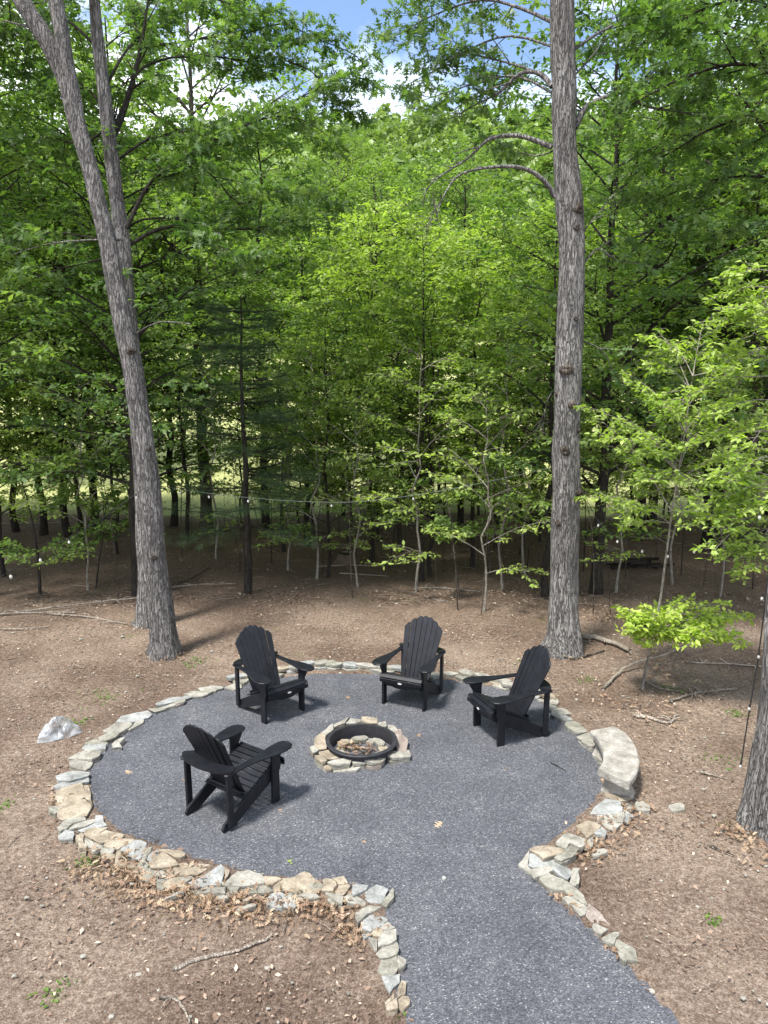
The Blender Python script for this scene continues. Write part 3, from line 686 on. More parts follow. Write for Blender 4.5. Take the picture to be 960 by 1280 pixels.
def fit(obs):
    """2D rigid fit of local foot points to projected pixels"""
    a = np.array([FL[k] for k, _ in obs]); b = np.array([[*G(*p).xy] for _, p in obs]); ca, cb = a.mean(0), b.mean(0); A, B = a-ca, b-cb
    th = math.atan2((A[:, 0]*B[:, 1]-A[:, 1]*B[:, 0]).sum(), (A*B).sum()); c, s = math.cos(th), math.sin(th)
    sc = (B*(A@np.array([[c, s], [-s, c]]))).sum()/(A*A).sum(); print('chair fit', round(math.degrees(th)), round(sc, 3))
    t = cb-np.array([c*ca[0]-s*ca[1], s*ca[0]+c*ca[1]]); return t, th
chairs = [([('fr', (331, 903)), ('fl', (375, 889)), ('rr', (299, 884))], 'black adirondack chair at the back left, beside the stone border'),
          ([('fl', (530, 885)), ('fr', (483, 880)), ('rl', (549, 868))], 'black adirondack chair at the back middle, facing the camera'),
          ([('fl', (627, 931)), ('fr', (595, 909)), ('rl', (686, 921))], 'black adirondack chair on the right, turned side-on towards the fire ring'),
          ([('fr', (344, 1005)), ('rr', (279, 1039)), ('rl', (234, 1023))], 'nearest black adirondack chair, seen from behind on the left')]
for i, (obs, lab) in enumerate(chairs):
    c = chair0 if i == 0 else copy_tree(chair0)
    t, th = fit(obs); c.location = (t[0], t[1], .0125); c.rotation_euler = (0, 0, th); c.scale = (1.03, 1.03, .99)
    tag(c, lab, 'chair', 'black adirondack chairs round the fire ring')

# ------------------------------------------------------------------ bench
def bench():
    zt = .29
    inner = [(345, 320), (400, 375), (432, 440), (445, 510), (432, 560), (405, 600)]; outer = [(530, 285), (615, 335), (675, 410), (710, 500), (708, 600), (640, 715)]
    cv = lambda p: G(p[0]/6+680, p[1]/6+860, zt)
    I = [Vector(v) for v in smooth_path([tuple(cv(p)) for p in inner], 5)]; O = [Vector(v) for v in smooth_path([tuple(cv(p)) for p in outer], 5)]
    c = sum(I+O, Vector())/len(I+O); loc = Vector((c.x, c.y, 0)); root = empty('garden_bench', loc)
    tag(root, 'curved weathered concrete bench on the right border of the patio', 'bench')
    V = []; F = []; n = len(I); k = 8
    for a, b in zip(I, O):
        w = (b-a).normalized()*.012
        for q, z in ((a+w, zt), (b-w, zt), (b, zt-.014), (b, zt-.062), (b-w, zt-.075), (a+w, zt-.075), (a, zt-.062), (a, zt-.014)): V.append(Vector((q.x, q.y, z))-loc)
    for i in range(n-1):
        for j in range(k): F.append((i*k+j, i*k+(j+1) % k, (i+1)*k+(j+1) % k, (i+1)*k+j))
    F.append(tuple(range(k))); F.append(tuple((n-1)*k+j for j in reversed(range(k))))
    me = mesh_py('bench_seat', V, F); bm = bmesh.new(); bm.from_mesh(me); bmesh.ops.recalc_face_normals(bm, faces=bm.faces)
    bmesh.ops.subdivide_edges(bm, edges=bm.edges[:], cuts=1)
    for v in bm.verts: v.co += Vector((noise.noise(v.co*14), noise.noise(v.co*14+Vector((9, 0, 0))), noise.noise(v.co*9)))*.003
    bm.to_mesh(me); bm.free(); link('bench_seat', me, M['concrete'], root)
    for f in (.13, .87):
        i = int(f*(n-1)); a, b = I[i], O[i]; mid = (a+b)/2; d = (b-a).normalized(); tn = Vector((-d.y, d.x, 0))
        half = (b-a).length*.47; V, F = [], []
        prof = [(-half*.95, .0), (half*.95, .0), (half*.98, .05), (half*.88, .08), (half*.72, .12), (half*.74, .16), (half*.92, .19), (half*.95, .214), (-half*.95, .214), (-half*.92, .19), (-half*.74, .16), (-half*.72, .12), (-half*.88, .08), (-half*.98, .05)]
        ext(V, F, prof, Vector((mid.x, mid.y, 0))-loc, d, ZA, tn, .13); part('bench_leg', V, F, M['concrete'], root, .02)
bench()

# ------------------------------------------------------------------ plastic bag
def bag():
    ol = [(150, 580), (200, 500), (250, 420), (340, 370), (450, 350), (540, 345), (610, 370), (700, 430), (640, 470), (520, 515), (400, 540), (310, 565)]
    W_ = [G(x/9.6+30, y/9.6+870) for x, y in ol]; c = sum(W_, Vector())/len(W_); loc = Vector((c.x, c.y, 0)); V = []; F = []; n = 44; rows = 16
    pk1 = G(300/9.6+30, 470/9.6+870)-loc; pk2 = G(530/9.6+30, 430/9.6+870)-loc; base = smooth_path([tuple(w-loc) for w in W_]+[tuple(W_[0]-loc)], 4)[:n+4]; m = len(base)
    for r in range(rows+1):
        t = r/rows
        for i, b in enumerate(base):
            uu = max(0, min(1, (b[0]-pk1.x)/(pk2.x-pk1.x))); pk = pk1.lerp(pk2, uu); p = Vector(b).lerp(pk, t); h = (.12+.07*math.sin(PI*min(1, uu*1.1)))*(1-(1-t)**2)
            q = Vector((p.x, p.y, h)); nn = noise.noise(Vector((p.x*9, p.y*9, t*2)))+.6*abs(noise.noise(Vector((p.x*19, p.y*19, 3))))
            q.z += nn*.028*(t > 0)*min(1, t*5)-.004*(t == 0)+.006; q.y -= h*.05
            V.append(q)
    for r in range(rows):
        for i in range(m):
            j = (i+1) % m; F.append((r*m+i, r*m+j, (r+1)*m+j, (r+1)*m+i))
    o = link('plastic_bag', mesh_py('plastic_bag', V, F), M['plastic'], None, False); o.location = loc+Vector((0, 0, .01))
    tag(o, 'crumpled clear plastic bag lying on the dirt left of the patio', 'plastic bag')
bag()

# ------------------------------------------------------------------ foreground trees traced from the photograph
def trunk_path(ctrl, Yb, lean=0.0):
    """ctrl (px,py,width px) bottom to top at depth Yb; lean moves depth with height"""
    out_ = []
    for x, y, w in smooth_path(ctrl, 4):
        p = P(x, y, Yb); p = P(x, y, Yb+lean*max(0, p.z)); dist = math.hypot((p-Vector((0, 0, CAM_H))).length, 0); out_.append((p, w*p.y/FPX/2/max(.5, math.cos(math.atan((x-480)/FPX)))))
    return out_
def put_trunk(name, tp, mat, root, sides=48, burls=(), lump=.10, slim=.92):
    T = Tubes(); o = root.location
    dense = []
    for (a, ra), (b, rb) in zip(tp[:-1], tp[1:]):
        k = max(1, int((b-a).length/.07))
        for j in range(k): dense.append((a.lerp(b, j/k), ra+(rb-ra)*j/k))
    dense.append(tp[-1])
    z0 = dense[0][0].z
    T.add([p-o for p, r in dense], [r*slim for p, r in dense], sides, lump, True, lambda p, th: .13*math.exp(-max(0, p.z-z0)/.28)*math.sin(th*5+1)+.07*noise.noise(Vector((math.cos(th)*5, math.sin(th)*5, p.z*2.2))))
    for (x, y, side, r) in burls:
        p = P(x, y, tp[0][0].y); i = min(range(len(dense)), key=lambda q: abs(dense[q][0].z-p.z)); c, rr = dense[i]
        q = Vector((c.x+(p.x-c.x), c.y-math.sqrt(max(0, rr*rr-(p.x-c.x)**2))*.92, p.z))-o
        d = (q-(c-o)).normalized(); r *= 1.35; K = Tubes(); K.add([q-d*r*.9, q-d*r*.3, q+d*r*.1, q+d*r*.38, q+d*r*.2, q+d*r*.05], [r*1.25, r*1.15, r*.95, r*.62, r*.4, r*.1], 14, .35); K.build('knot', M['bark_brown'], root)
    return T.build(name, mat, root)

gA = np.random.default_rng(21)
def leaf_obj(name, segs, spacing, size, g, tmpl, mat, root, tilt=.5, ymin=None):
    C, D, S, Rn = twig_leaves(segs, spacing, size, g)
    if ymin is not None:
        k = C[:, 1] > ymin; C, D, S, Rn = C[k], D[k], S[k], Rn[k]
    C = C-np.array(root.location)
    return link(name, leaves_mesh(name, C, D, S, tmpl, tilt=tilt, rnd=Rn, g=g), mat, root)
def px_line(pts, Y0, Y1):
    n = len(pts); return [P(x, y, Y0+(Y1-Y0)*i/(n-1)) for i, (x, y) in enumerate(pts)]
def sm(pts, k=3): return [Vector(v) for v in smooth_path([tuple(p) for p in pts], k)]

class Loc(Tubes):
    """tubes in world coordinates moved to a root on build"""
    def build(s, name, mat, root, smooth=True):
        o = root.location; s.V = [v-o for v in s.V]; return Tubes.build(s, name, mat, root, smooth)

# left big oak (leaning, forked)
pA = G(206, 818); rootA = empty('oak_tree', pA); tag(rootA, 'tall leaning grey oak with forked trunk at the patio left, front of the pair', 'tree')
tpA = trunk_path([(206, 826, 56), (206, 812, 48), (205, 795, 41), (201, 750, 34), (194, 700, 33), (190, 650, 31), (186, 600, 30), (180, 550, 29), (172, 500, 28), (164, 450, 27), (153, 400, 25), (143, 350, 24), (134, 300, 23), (122, 250, 22), (110, 200, 22), (95, 150, 22), (82, 100, 21), (58, 50, 21), (27, 0, 20), (-15, -80, 18), (-40, -200, 15)], pA.y)
put_trunk('trunk', tpA, M['bark_grey'], rootA, burls=[(197, 694, 0, .03), (190, 560, 0, .022), (168, 440, 0, .035)], slim=.83)
T = Loc()
T.add(sm([P(97, 150, pA.y), P(90, 110, pA.y), P(83, 80, pA.y-.03), P(75, 30, pA.y-.03), P(64, -30, pA.y), P(50, -150, pA.y)]), [.07]+[.095]*15, 12, .15)
segsA = []
for line, y0, y1, r in [([(50, 40), (30, 32), (12, 28), (-20, 20)], pA.y, pA.y+.5, .02), ([(150, 300), (110, 300), (60, 305), (10, 320)], pA.y+.2, pA.y+1, .015)]:
    bough(T, segsA, sm(px_line(line, y0, y1)), r, gA, 5, .6, start=.3)
T.add(sm([P(168, 418, pA.y), P(185, 408, pA.y), P(205, 402, pA.y-.2), P(238, 405, pA.y-.3)]), .009, 5)
for q in range(26):   # leafy ends high in its crown at the frame's top left
    s_ = P(gA.uniform(-60, 60), gA.uniform(-120, 10), pA.y+gA.uniform(.5, 3)); e_ = s_+Vector((gA.normal(0, 1), gA.normal(0, .8), gA.normal(-.1, .4)))
    bough(T, segsA, [s_, (s_+e_)/2, e_], .012, gA, 5, .6, start=.1)
T.build('branch', M['bark_grey'], rootA)
leaf_obj('crown', segsA, .045, .13, gA, T_OAK, M['leaf_oak'], rootA, .6)

# second oak behind it, with the long boughs over the clearing
pB = G(184, 781); rootB = empty('oak_tree', pB); tag(rootB, 'straight oak close behind the leaning one, with long leafy limbs', 'tree')
tpB = trunk_path([(184, 787, 44), (186, 775, 36), (186, 720, 30), (183, 680, 27), (178, 600, 24), (172, 520, 22), (166, 450, 21), (160, 380, 20), (156, 330, 19), (152, 290, 19), (140, 200, 18), (133, 140, 17), (128, 100, 16), (122, 50, 15), (118, 0, 13), (110, -90, 12), (104, -220, 9)], pB.y)
put_trunk('trunk', tpB, M['bark_grey'], rootB, slim=.86)
T = Loc(); segsB = []; YB = pB.y
LB = [([(136, 180), (150, 150), (165, 105), (177, 55), (185, 0), (195, -60)], 0, 1.0, .06, 10, 1.1),
      ([(158, 285), (185, 232), (215, 207), (235, 194), (262, 178)], -.3, .2, .035, 12, 1.0),
      ([(160, 308), (190, 290), (225, 282), (270, 287), (320, 285), (370, 276), (412, 272)], 0, 1.2, .033, 16, .8),
      ([(158, 286), (180, 274), (225, 274), (255, 290), (290, 318), (330, 322)], .2, -.6, .022, 12, .8),
      ([(166, 100), (180, 84), (215, 72), (265, 70), (310, 77), (352, 74)], .4, 1.0, .026, 14, .9),
      ([(178, 60), (230, 52), (290, 45), (340, 55), (400, 40)], .6, 1.5, .02, 14, .9),
      ([(260, 178), (295, 163), (338, 146), (378, 150), (414, 172)], .2, .6, .02, 12, .8),
      ([(141, 205), (178, 178), (210, 168), (255, 160), (300, 150)], 0, .8, .026, 14, .9),
      ([(215, 207), (260, 215), (300, 255), (340, 240), (395, 245)], .2, .8, .018, 12, .8),
      ([(185, 0), (240, -10), (300, 10), (350, 20)], .8, 1.2, .022, 12, .9), ([(122, 60), (90, 30), (60, 20), (20, 60)], 0, 1, .025, 10, .9),
      ([(129, 115), (160, 60), (205, 20), (260, -30)], 0, 2.0, .025, 12, 1.0),
      ([(134, 150), (110, 110), (70, 95), (20, 100)], 0, 1.8, .022, 12, .9),
      ([(135, 160), (100, 180), (50, 170), (0, 190)], 0, 1.5, .022, 10, .9),
      ([(155, 305), (110, 296), (60, 290), (0, 300)], 0, 1.6, .02, 9, .8),
      ([(155, 320), (100, 330), (40, 350), (-10, 400)], 0, 1.6, .02, 9, .8),
      ([(300, 45), (350, 30), (400, 50), (445, 70), (462, 95)], 1.4, 2.0, .016, 12, .7),
      ([(340, 146), (380, 120), (420, 100), (455, 110)], .6, 1.4, .014, 11, .7),
      ([(352, 74), (390, 90), (425, 130), (450, 150)], 1, 1.6, .013, 11, .7)]
for line, y0, y1, r, ns, sl_ in LB:
    bough(T, segsB, sm(px_line(line, YB+y0, YB+y1)), r, gA, ns, sl_, start=.25)
T.build('branch', M['bark_dark'], rootB)
leaf_obj('crown', segsB, .034, .135, gA, T_OAK, M['leaf_oak'], rootB, .62)

# right big oak
pR = G(705, 815); rootR = empty('oak_tree', pR); tag(rootR, 'tall straight grey oak with burls behind the right chair', 'tree')
tpR = trunk_path([(703, 826, 72), (704, 812, 58), (706, 796, 47), (705, 770, 40), (705, 730, 38), (706, 680, 36), (708, 620, 36), (708, 560, 34), (710, 500, 33), (711, 450, 33), (712, 400, 33), (714, 350, 33), (714, 300, 32), (711, 250, 33), (707, 200, 29), (705, 150, 29), (705, 100, 29), (703, 50, 29), (702, 0, 29), (700, -100, 26), (698, -260, 20)], pR.y)
put_trunk('trunk', tpR, M['bark_grey'], rootR, burls=[(704, 462, 0, .062), (712, 506, 0, .042), (703, 563, 0, .05), (694, 652, 0, .03), (722, 616, 0, .05), (722, 538, 0, .022), (694, 492, 0, .024), (716, 400, 0, .028), (720, 265, 0, .05), (717, 288, 0, .03)])
T = Loc(); segsR = []; YR = pR.y
dead = [([(694, 246), (682, 228), (660, 212), (630, 208), (595, 212), (570, 222), (552, 250), (545, 275)], 0, -.5, .038), ([(552, 250), (542, 265), (538, 280)], -.5, -.5, .01),
        ([(690, 184), (665, 174), (640, 169), (610, 175), (585, 198), (540, 228), (527, 255)], .1, .6, .042), ([(553, 285), (548, 278), (545, 262)], -.5, -.5, .008), ([(690, 490), (683, 505), (678, 540)], .1, .2, .008)]
for line, y0, y1, r in dead:
    pts = sm(px_line(line, YR+y0, YR+y1)); bough(T, [], pts, r, gA, 7, .4, leafy=False, start=.35, gen2=2)
for line, y0, y1, r, ns, sl_ in [([(690, 108), (675, 92), (650, 92), (625, 115), (600, 128), (560, 150)], 0, .6, .04, 9, .7),
      ([(702, 118), (672, 92), (640, 80), (600, 70), (555, 60), (515, 70)], 0, 1.0, .025, 14, .9), ([(695, 30), (650, 10), (600, 0), (540, 20), (505, 40)], 0, 1.2, .03, 16, .9),
      ([(700, 122), (650, 96), (610, 100), (560, 115), (515, 130)], 0, 1.0, .02, 12, .7), ([(702, 62), (640, 45), (590, 60), (540, 90), (500, 110)], 0, 1.3, .02, 13, .8), ([(700, -30), (650, -20), (590, -40), (530, 0)], .2, 1, .03, 14, 1.0),
      ([(700, 185), (670, 195), (640, 185), (605, 170)], 0, 1.4, .014, 9, .5)]:
    bough(T, segsR, sm(px_line(line, YR+y0, YR+y1)), r, gA, ns, sl_, start=.3)
for line, y0, y1, r, ns, sl_ in [([(718, 160), (732, 135), (755, 122), (785, 113), (810, 100), (845, 80)], 0, .5, .05, 14, .8), ([(748, 128), (754, 142), (762, 163)], .1, .1, .02, 3, .3),
      ([(785, 113), (805, 132), (850, 140), (900, 150)], .3, .8, .03, 14, .9), ([(706, 70), (750, 40), (790, 20), (830, -10)], 0, 1, .025, 12, .9), ([(708, 105), (740, 70), (760, 40), (770, 0)], 0, 1.2, .015, 10, .7),
      ([(716, 350), (745, 312), (770, 325), (800, 330)], 0, .4, .02, 5, .6), ([(716, 305), (745, 270), (770, 240)], 0, .4, .014, 7, .6), ([(714, 420), (755, 440), (766, 475)], 0, .3, .012, 3, .4)]:
    bough(T, segsR, sm(px_line(line, YR+y0, YR+y1)), r, gA, ns, sl_, start=.35)
T.build('branch', M['bark_grey'], rootR)
leaf_obj('crown', segsR, .045, .12, gA, T_OAK, M['leaf_oak'], rootR, .65)

# oak at the frame's right edge, near the camera; its limbs reach in at the top right
pE = G(980, 1032); rootE = empty('oak_tree', pE); tag(rootE, 'thick grey oak trunk cut off by the right edge of the picture', 'tree')
tpE = trunk_path([(977, 1045, 108), (979, 1020, 96), (981, 985, 86), (984, 940, 80), (990, 880, 74), (995, 800, 72), (1002, 700, 70), (1009, 600, 66), (1016, 500, 62), (1024, 400, 60), (1030, 250, 56), (1040, 0, 50)], pE.y)
put_trunk('trunk', tpE, M['bark_grey'], rootE)
T = Loc(); segsE = []
for line, y0, y1, r, ns, sl_ in [([(1040, 40), (990, 20), (930, 0), (870, 15), (820, 50)], 9.5, 10.5, .035, 15, .9), ([(1040, 120), (980, 90), (920, 80), (860, 95), (800, 125), (760, 150)], 9.5, 10.3, .035, 17, .8),
      ([(1040, 180), (985, 160), (930, 150), (880, 165), (840, 190), (790, 210)], 9.6, 10.8, .03, 16, .8), ([(1040, 230), (980, 225), (930, 220), (870, 230), (820, 250)], 9.8, 10.8, .028, 14, .75),
      ([(1040, 300), (990, 280), (940, 285), (890, 290), (850, 262)], 10, 10.8, .02, 12, .7), ([(1040, -30), (960, -30), (880, -30), (800, 0)], 9.6, 10.8, .03, 12, .9),
      ([(1040, 90), (970, 60), (900, 40), (850, 20), (790, 30)], 10, 11.2, .025, 14, .9)]:
    bough(T, segsE, sm(px_line(line, y0, y1)), r, gA, ns, sl_, start=.12)
T.build('branch', M['bark_dark'], rootE)
leaf_obj('crown', segsE, .036, .13, gA, T_OAK, M['leaf_dark'], rootE, .6)

# ------------------------------------------------------------------ saplings with sprays of light leaves
def sapling(name, label, stem_px, targets, mat, leaf, seed, barkm='bark_pale', r0=.022, spacing=.028, nsub=9, sub=.34, cat='tree', group=None, tmpl=T_SIMPLE, yb=None):
    g = np.random.default_rng(seed); b = G(*stem_px[0]) if yb is None else Vector((P(stem_px[0][0], stem_px[0][1], yb).x, yb, zg(0, yb)))
    root = empty(name, b); tag(root, label, cat, group)
    pts = [b]+[P(x, y, b.y) for x, y in stem_px[1:]]; pts = sm(pts, 4); T = Loc(); n = len(pts)
    T.add(pts, [r0*(1-.75*i/(n-1)) for i in range(n)], 8, .1); T.build('trunk', M[barkm], root)
    T = Loc(); segs = []
    for (sx, sy, ex, ey, dy) in targets:
        s_ = P(sx, sy, b.y); i = min(range(n), key=lambda q: (pts[q]-s_).length); s_ = pts[i] if 0 <= sx <= 960 else s_
        e_ = P(ex, ey, b.y+dy); mid = (s_+e_)/2+Vector((0, 0, .10*(e_-s_).length))
        bough(T, segs, sm([s_, mid, e_], 3), .008, g, nsub, sub, start=.3, flat=.24, r1=.002, gen2=3)
    T.build('branch', M[barkm], root)
    leaf_obj('crown', segs, spacing, leaf, g, tmpl, M[mat], root, .45)
    return root
gq = np.random.default_rng(5)
def fan(sx, sy, regions, n, dy=.8):
    o = []
    for (x0, y0, x1, y1) in regions:
        for _ in range(n): o.append((sx+gq.uniform(-4, 4), sy+gq.uniform(-10, 10), gq.uniform(x0, x1), gq.uniform(y0, y1), gq.uniform(-dy, dy)))
    return o
sapling('sapling', 'slender pale sapling right of the big oak, spreading light green layered leaves', [(803, 858), (812, 815), (822, 770), (832, 700), (840, 640), (848, 590), (856, 540), (866, 470)],
        [(840, 640, 745, 520, .4), (848, 590, 760, 545, -.3), (856, 540, 790, 470, .3), (856, 540, 900, 500, .3), (860, 500, 930, 440, .5), (866, 470, 840, 430, .2), (845, 600, 905, 570, -.2), (845, 600, 950, 560, .3),
         (850, 560, 960, 520, -.4), (840, 640, 780, 640, -.2), (835, 660, 780, 660, .4), (856, 540, 830, 500, -.4), (866, 470, 880, 400, .2), (848, 600, 810, 600, .3), (840, 650, 740, 620, -.3), (866, 470, 930, 470, -.3)]+fan(850, 590, [(725, 500, 900, 650)], 8, .7)+fan(862, 490, [(780, 410, 950, 530)], 4, .6), 'leaf_bright', .08, 31)
sapling('sapling', 'low sapling with glowing lime leaves beside the fallen branch', [(803, 862), (812, 818), (820, 790)],
        [(820, 790, 782, 770, -.2), (820, 790, 795, 785, -.4), (820, 790, 850, 755, .2), (820, 790, 890, 770, 0), (820, 790, 915, 790, -.2), (820, 790, 850, 790, -.4), (820, 790, 870, 800, -.5), (820, 790, 930, 805, -.5), (820, 790, 815, 760, .2), (820, 790, 905, 755, .3), (820, 790, 880, 785, -.1)]+fan(820, 785, [(785, 750, 950, 812)], 16, .5),
        'leaf_lime', .08, 32, 'bark_pale', .014, .022, 8, .26)
sapling('sapling', 'light leaved young tree reaching in from the right edge of the picture', [(1010, 900), (1000, 760), (985, 600), (975, 450), (970, 330)],
        [(985, 600, 880, 600, -.1), (985, 600, 870, 640, .2), (985, 620, 890, 690, -.2), (990, 650, 905, 700, .1), (980, 540, 860, 560, .3), (978, 500, 890, 520, 0), (975, 450, 880, 450, .2), (975, 430, 905, 470, -.2), (972, 400, 900, 400, 0), (970, 360, 905, 370, .1), (970, 340, 920, 345, 0), (975, 470, 850, 500, .3), (985, 620, 860, 660, .4),
         (985, 600, 930, 640, -.3), (978, 520, 935, 560, -.4), (970, 380, 940, 420, -.3), (990, 650, 930, 720, 0), (980, 570, 905, 600, -.3)]+fan(985, 620, [(860, 560, 960, 720)], 6, .5)+fan(972, 420, [(900, 340, 960, 500)], 3, .5), 'leaf_bright', .082, 33)
sapling('sapling', 'tiny sapling with one leafy tuft behind the middle chair', [(575, 752), (571, 715), (566, 690), (563, 665)], fan(563, 670, [(535, 640, 590, 660), (535, 655, 590, 675)], 6, .3), 'leaf_mid', .085, 34, 'bark_brown', .014, .03, 5, .22)
sapling('sapling', 'leaning young maple at the left edge with low layered leaves', [(50, 742), (48, 700), (45, 680), (38, 640), (26, 598)],
        [(46, 690, 5, 680, -.5), (46, 690, 95, 690, -.6), (46, 690, 20, 700, -.8), (40, 650, 75, 625, .1), (30, 610, 5, 600, .2), (30, 600, 75, 590, .2), (46, 680, 115, 685, -.3), (26, 598, 50, 575, .2), (46, 690, -10, 690, -.6), (40, 650, 90, 610, .3)], 'leaf_mid', .085, 35, 'bark_dark', .035, .026)
sapling('sapling', 'short sapling between left edge and paired oaks, bright tufts near the ground', [(120, 735), (124, 700), (130, 660), (128, 610)], fan(128, 650, [(80, 600, 200, 660), (90, 660, 200, 680)], 8, .6), 'leaf_mid', .085, 36, 'bark_dark', .018, .028)

# ------------------------------------------------------------------ white pine
def pine(px, py, htop, seed, label, rad=1.9):
    g = np.random.default_rng(seed); b = G(px, py); root = empty('pine_tree', b); tag(root, label, 'tree')
    T = Loc(); H = htop; T.add([b+Vector((g.normal(0, .015), 0, H*i/12)) for i in range(13)], [.085-.075*i/12 for i in range(13)], 9, .1); T.build('trunk', M['bark_dark'], root)
    T = Loc(); segs = []; z = 1.35
    while z < H-.2:
        for k in range(5):
            a = g.uniform(0, 2*PI); ln = rad*(1-((z-1.0)/(H))**1.3)*g.uniform(.6, 1.1); s_ = b+Vector((0, 0, z+g.normal(0, .05)))
            e_ = s_+Vector((math.cos(a)*ln, math.sin(a)*ln, ln*g.uniform(-.1, .18))); md = (s_+e_)/2+Vector((0, 0, -.03*ln))
            bough(T, segs, [s_, md, e_], .013, g, 9, .42, start=.2, flat=.2, r1=.003, gen2=2)
        z += .33
    T.build('branch', M['bark_dark'], root)
    C, D, S, Rn = twig_leaves(segs, .018, .11, g); C = C-np.array(b)
    link('crown', leaves_mesh('crown', C, D, S, T_NEEDLE, tilt=.7, rnd=Rn, g=g), M['needle'], root)
pine(311, 741, 5.6, 41, 'young dark white pine with bare lower trunk behind the back left chair')

# ------------------------------------------------------------------ wood behind: tree kinds grown once, then copied
def grow_tree(seed, H, r0, z0, crad, nl, mat, barkm, leaf, spacing, sub=1.0, nsub=7, gen2=3, lean=0.0, tmpl=T_SIMPLE, tilt=.45):
    g = np.random.default_rng(seed); root = empty('forest_tree', (0, 0, 0)); T = Tubes(); n = 12
    tp = [Vector((lean*H*(i/n)**1.5+g.normal(0, .05)*(i > 0), g.normal(0, .05)*(i > 0), H*i/n)) for i in range(n+1)]; tp = sm(tp, 2); m = len(tp)
    T.add([tp[0]-Vector((0, 0, .15))]+tp, [r0*1.5]+[r0*(1-.9*(i/(m-1))**1.1)*(1.25 if i == 0 else 1) for i in range(m)], 9, .12); T.build('trunk', M[barkm], root)
    T = Tubes(); segs = []
    for k in range(nl):
        z = z0+(H-z0)*(k+.5*g.random())/nl; t = (z-z0)/(H-z0); i = min(m-1, int(z/H*(m-1))); a = k*2.4+g.normal(0, .4)
        ln = crad*(math.sin(PI*min(1, .22+.78*t)**.9)*.85+.18)*g.uniform(.75, 1.2); el = g.uniform(.05, .45)+.5*t
        s_ = tp[i]; e_ = s_+Vector((math.cos(a)*ln, math.sin(a)*ln, ln*el)); mid = (s_+e_)/2+Vector((g.normal(0, .08)*ln, g.normal(0, .08)*ln, .08*ln))
        bough(T, segs, sm([s_, mid, e_], 2), max(.01, r0*.32*(1-.6*t)), g, nsub, sub*g.uniform(.8, 1.2), start=.22, flat=.3, gen2=gen2)
    T.build('branch', M[barkm], root)
    C, D, S, Rn = twig_leaves(segs, spacing, leaf, g)
    link('crown', leaves_mesh('crown', C, D, S, tmpl, tilt=tilt, rnd=Rn, g=g), M[mat], root)
    return root, len(C)
kinds = {}
spec = {  # seed,H,r0,z0,crad,nl,mat,bark,leaf,spacing,sub,nsub
 'a': (61, 11.5, .11, 2.1, 2.7, 42, 'leaf_mid', 'bark_dark', .135, .066, 1.15, 9),
 'b': (62, 13.5, .14, 2.7, 3.2, 46, 'leaf_dark', 'bark_dark', .145, .070, 1.3, 9),
 'c': (63, 9.0, .07, 1.6, 2.2, 36, 'leaf_bright', 'bark_dark', .12, .06, 1.0, 8),
 'd': (64, 7.0, .05, 1.25, 1.8, 30, 'leaf_mid', 'bark_dark', .11, .045, .85, 8),
 'e': (65, 15.0, .17, 3.4, 3.6, 48, 'leaf_mid', 'bark_brown', .155, .072, 1.45, 9),
 'g': (67, 8.0, .06, 1.7, 2.4, 34, 'leaf_bright', 'bark_dark', .12, .058, 1.0, 8),
 'h': (68, 4.6, .024, .9, 1.3, 13, 'leaf_bright', 'bark_pale', .095, .05, .6, 6),
 'f': (66, 4.2, .03, .75, 1.5, 22, 'leaf_bright', 'bark_dark', .10, .042, .7, 7),
}
used = {}
KW = {'h': 'airy pale stemmed sapling', 'g': 'glowing yellow green tree', 'a': 'mid green leafy tree', 'b': 'dark green broad tree', 'c': 'bright green slender tree', 'd': 'small mid green tree', 'e': 'tall broad crowned tree', 'f': 'short bright understorey tree'}
trees = []
def plant(kind, x, y, s=1.0, rz=None, g=gq):
    if kind not in kinds: kinds[kind] = grow_tree(*spec[kind])[0]; o = kinds[kind]
    else: o = copy_tree(kinds[kind])
    px = to_px((x, y, 5))[0]; Hk = spec[kind][1]; s = s*1.0
    if 340 < px < 700 and y < 60:
        cap = (CAM_H+y*math.tan(R(17.3))-zg(x, y))*g.uniform(.88, 1.0)
        s = min(s, max(.45, cap/Hk)) if y < 45 else min(s, cap/Hk)
    o.location = (x, y, zg(x, y)); o.rotation_euler = (0, 0, g.uniform(0, 2*PI) if rz is None else rz); o.scale = (s, s, s*g.uniform(.95, 1.03))
    trees.append((o, kind)); return o
# trees whose stems can be told apart in the photograph (px of the base)
seen = [('b', 172, 742, .75), ('e', 258, 668, .95), ('b', 333, 668, .8), ('a', 85, 673, .9), ('a', 20, 662, .85), ('c', 102, 678, .9), ('a', 218, 662, .9), ('e', 470, 661, .85), ('c', 527, 728, .75), ('d', 538, 722, .85),
        ('g', 591, 709, .9), ('d', 410, 722, .8), ('a', 385, 682, .7), ('g', 437, 688, .8), ('b', 744, 742, .85), ('a', 682, 748, .8), ('c', 652, 690, .8), ('e', 930, 700, 1.0), ('a', 880, 690, .85), ('b', 800, 680, .8),
        ('g', 620, 680, 1.0), ('a', 575, 668, .85), ('g', 500, 684, 1.0), ('d', 355, 690, .9), ('b', 120, 662, .85), ('a', 55, 668, .9), ('g', 465, 700, .95), ('c', 715, 690, .9), ('c', 5, 720, .7), ('b', 960, 670, .9), ('h', 396, 724, 1.1), ('h', 447, 735, .9), ('h', 520, 742, 1.1), ('h', 605, 765, .9), ('h', 628, 738, 1.2), ('h', 360, 712, 1.0), ('h', 655, 722, 1.2), ('h', 270, 700, 1.1), ('h', 110, 735, 1.0), ('h', 770, 740, 1.1), ('h', 840, 730, 1.1), ('h', 900, 745, .9)]
for k, x, y, s in seen:
    p = G(x, y); plant(k, p.x, p.y, s)
